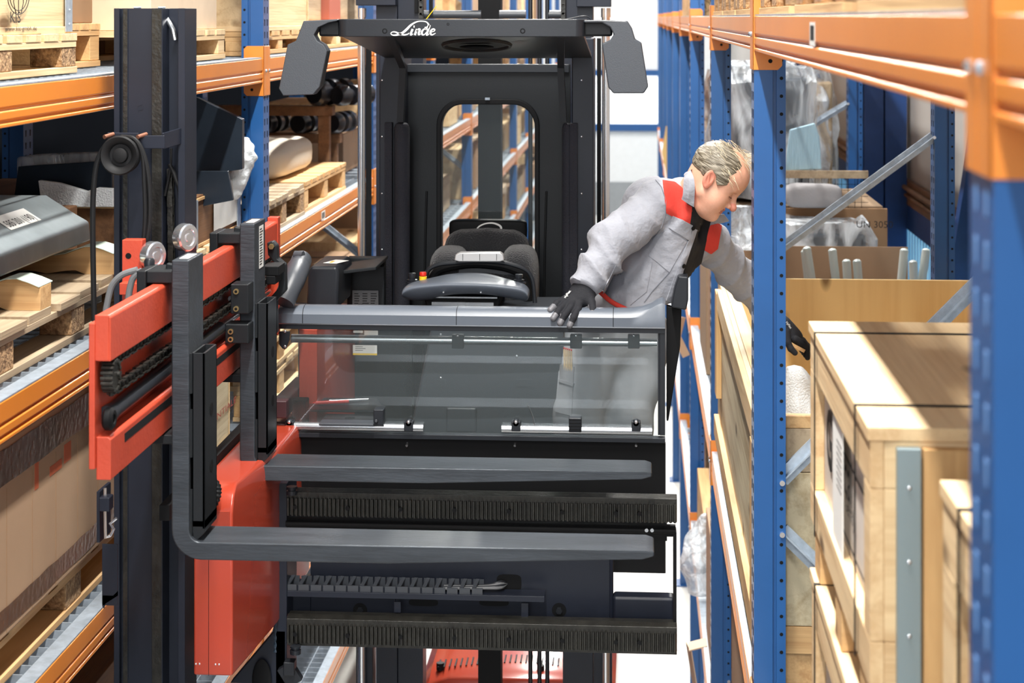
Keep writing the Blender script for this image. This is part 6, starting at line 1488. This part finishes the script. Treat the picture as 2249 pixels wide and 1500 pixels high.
# ---- gloves ----
def hand(prims,lo,hi,name,h=.0016):
    def f(P):
        d=None
        for (pts,rs,k) in prims:
            q=chainsdf(P,pts,rs,.004); d=q if d is None else smin(d,q,k)
        return d
    v=snet(f,ax_(lo[0],hi[0],h),ax_(lo[1],hi[1],h),ax_(lo[2],hi[2],h)); o=mk(name,v,'glove',person,2); return o,v
w=lambda px,py,y: np.array(W(px,py,y))
wr=w(1285,633,5.862)
fing=[[w(1252,652,5.835),w(1238,659,5.815),w(1223,666,5.79),w(1209,681,5.765)],
      [w(1256,656,5.825),w(1242,668,5.795),w(1227,682,5.755),w(1215,699,5.738)],
      [w(1262,660,5.82),w(1253,675,5.78),w(1239,693,5.742),w(1230,710,5.730)],
      [w(1272,662,5.82),w(1269,680,5.78),w(1259,698,5.740),w(1251,715,5.730)]]
pr=[([wr,w(1262,660,5.828)],[.034,.022],.02),([wr,w(1250,654,5.835)],[.03,.018],.02),([wr,w(1276,660,5.825)],[.034,.022],.02),([wr,w(1290,655,5.83)],[.032,.019],.02)]
for fg in fing: pr.append((fg,[.0135,.0125,.0112,.0100],.006))
pr.append(([w(1288,646,5.845),w(1298,664,5.815),w(1301,679,5.79),w(1300,694,5.765)],[.020,.0145,.0125,.0110],.010))
allq=np.array([p for a,_,_ in pr for p in a]); g1,gv=hand(pr,allq.min(0)-.04,allq.max(0)+.04,'glove')
# coated fingertips and palm side (grey)
g1.data.materials.append(M['glove2'])
cen=np.empty(len(g1.data.polygons)*3); g1.data.polygons.foreach_get('center',cen); cen=cen.reshape(-1,3); nor=np.empty(len(g1.data.polygons)*3); g1.data.polygons.foreach_get('normal',nor); nor=nor.reshape(-1,3)
mi=np.zeros(len(cen),int)
tips=[fg[3] for fg in fing]+[w(1300,694,5.765)]; mids=[fg[2] for fg in fing]+[w(1301,679,5.79)]
for tpt,mpt in zip(tips,mids):
    d=(tpt-mpt)/np.linalg.norm(tpt-mpt); al=(cen-mpt)@d; near=np.linalg.norm(cen-mpt-al[:,None]*d,axis=1)<.0165
    mi[near&(al>.016)]=1
    mi[near&(al>-.012)&(nor[:,0]*-.75+nor[:,2]*-.5>.30)]=1
g1.data.polygons.foreach_set('material_index',mi)
gb=BVHTree.FromPolygons([tuple(v) for v in gv[0]],[tuple(f) for f in gv[1]])
m=MB(); a=hit(1243,656,gb); b=hit(1257,637,gb)
if a[0] is not None and b[0] is not None:
    xd=(b[0]-a[0]).normalized(); nn=(a[1]+b[1]).normalized(); yd=nn.cross(xd).normalized(); m.text('HyFlex',a[0]+nn*.0015,xd,yd,(.0115,.014),.001,bold=.02)
    m.build('glove_print','white',person,smooth=False)
MB().cyl(J['w1']+cuffdir*-.02,J['w1']+cuffdir*.012,.038,.032,seg=24).build('sleeve_lining','dark',person)
# far hand holding a strip of wood
Yh=6.5
wl=w(1712,705,6.52); k0=w(1738,738,Yh); 
pr=[([wl,k0],[.027,.030],.02),([w(1722,712,Yh),w(1748,742,Yh)],[.024,.024],.02)]
for i,(dy) in enumerate((-.035,-.012,.012,.034)):
    o=np.array([0,dy,0]); pr.append(([w(1746,742,Yh)+o,w(1764,752,Yh)+o,w(1776,765,Yh)+o*.9,w(1772-3*i,782-3*i,Yh)+o*.8],[.0135,.0125,.0115,.010],.005))
pr.append(([w(1726,730,Yh-.03),w(1730,752,Yh-.045),w(1737,766,Yh-.05),w(1746,775,Yh-.05)],[.014,.0125,.0115,.010],.008))
allq=np.array([p for a,_,_ in pr for p in a]); g2,_=hand(pr,allq.min(0)-.04,allq.max(0)+.04,'glove')
m=MB(); m.bar(W(1712,741,Yh-.02),W(1766,769,Yh-.02),.05,.012,up=(.4,0,1)); tag(m.build('wooden_strip','wood',bev=.001),'thin wooden strip held by the far gloved hand above the open crate','strip')
m=MB(); c=w(1727,716,6.49); m.text('HyFlex',Vector(w(1725,708,6.462)),(.6,0,-.8),(.8,0,.6),(.010,.012),0); m.build('glove_print','white',person,smooth=False)
# folding rule in the thigh pocket
t=thing('folding_rule','wooden folding rule with red tips stuck in the man\'s thigh pocket behind the glass','ruler',tuple(W(1249,790,6.0)))
for k in range(5):
    r=hit(1240+k*4,800,tb); y=(r[0].y if r[0] else 6.0)-.008
    a=W(1239+k*4,766+k*1.0,y);b=W(1240+k*4,835,y); m=MB().use('pale').bar(b,a,.0042,.012,up=(0,1,0)); n0=len(m.f); m.use('redp').bar(a,a+Vector((0,0,.004)),.0042,.012,up=(0,1,0)); m.build('slat',None,t,smooth=False)
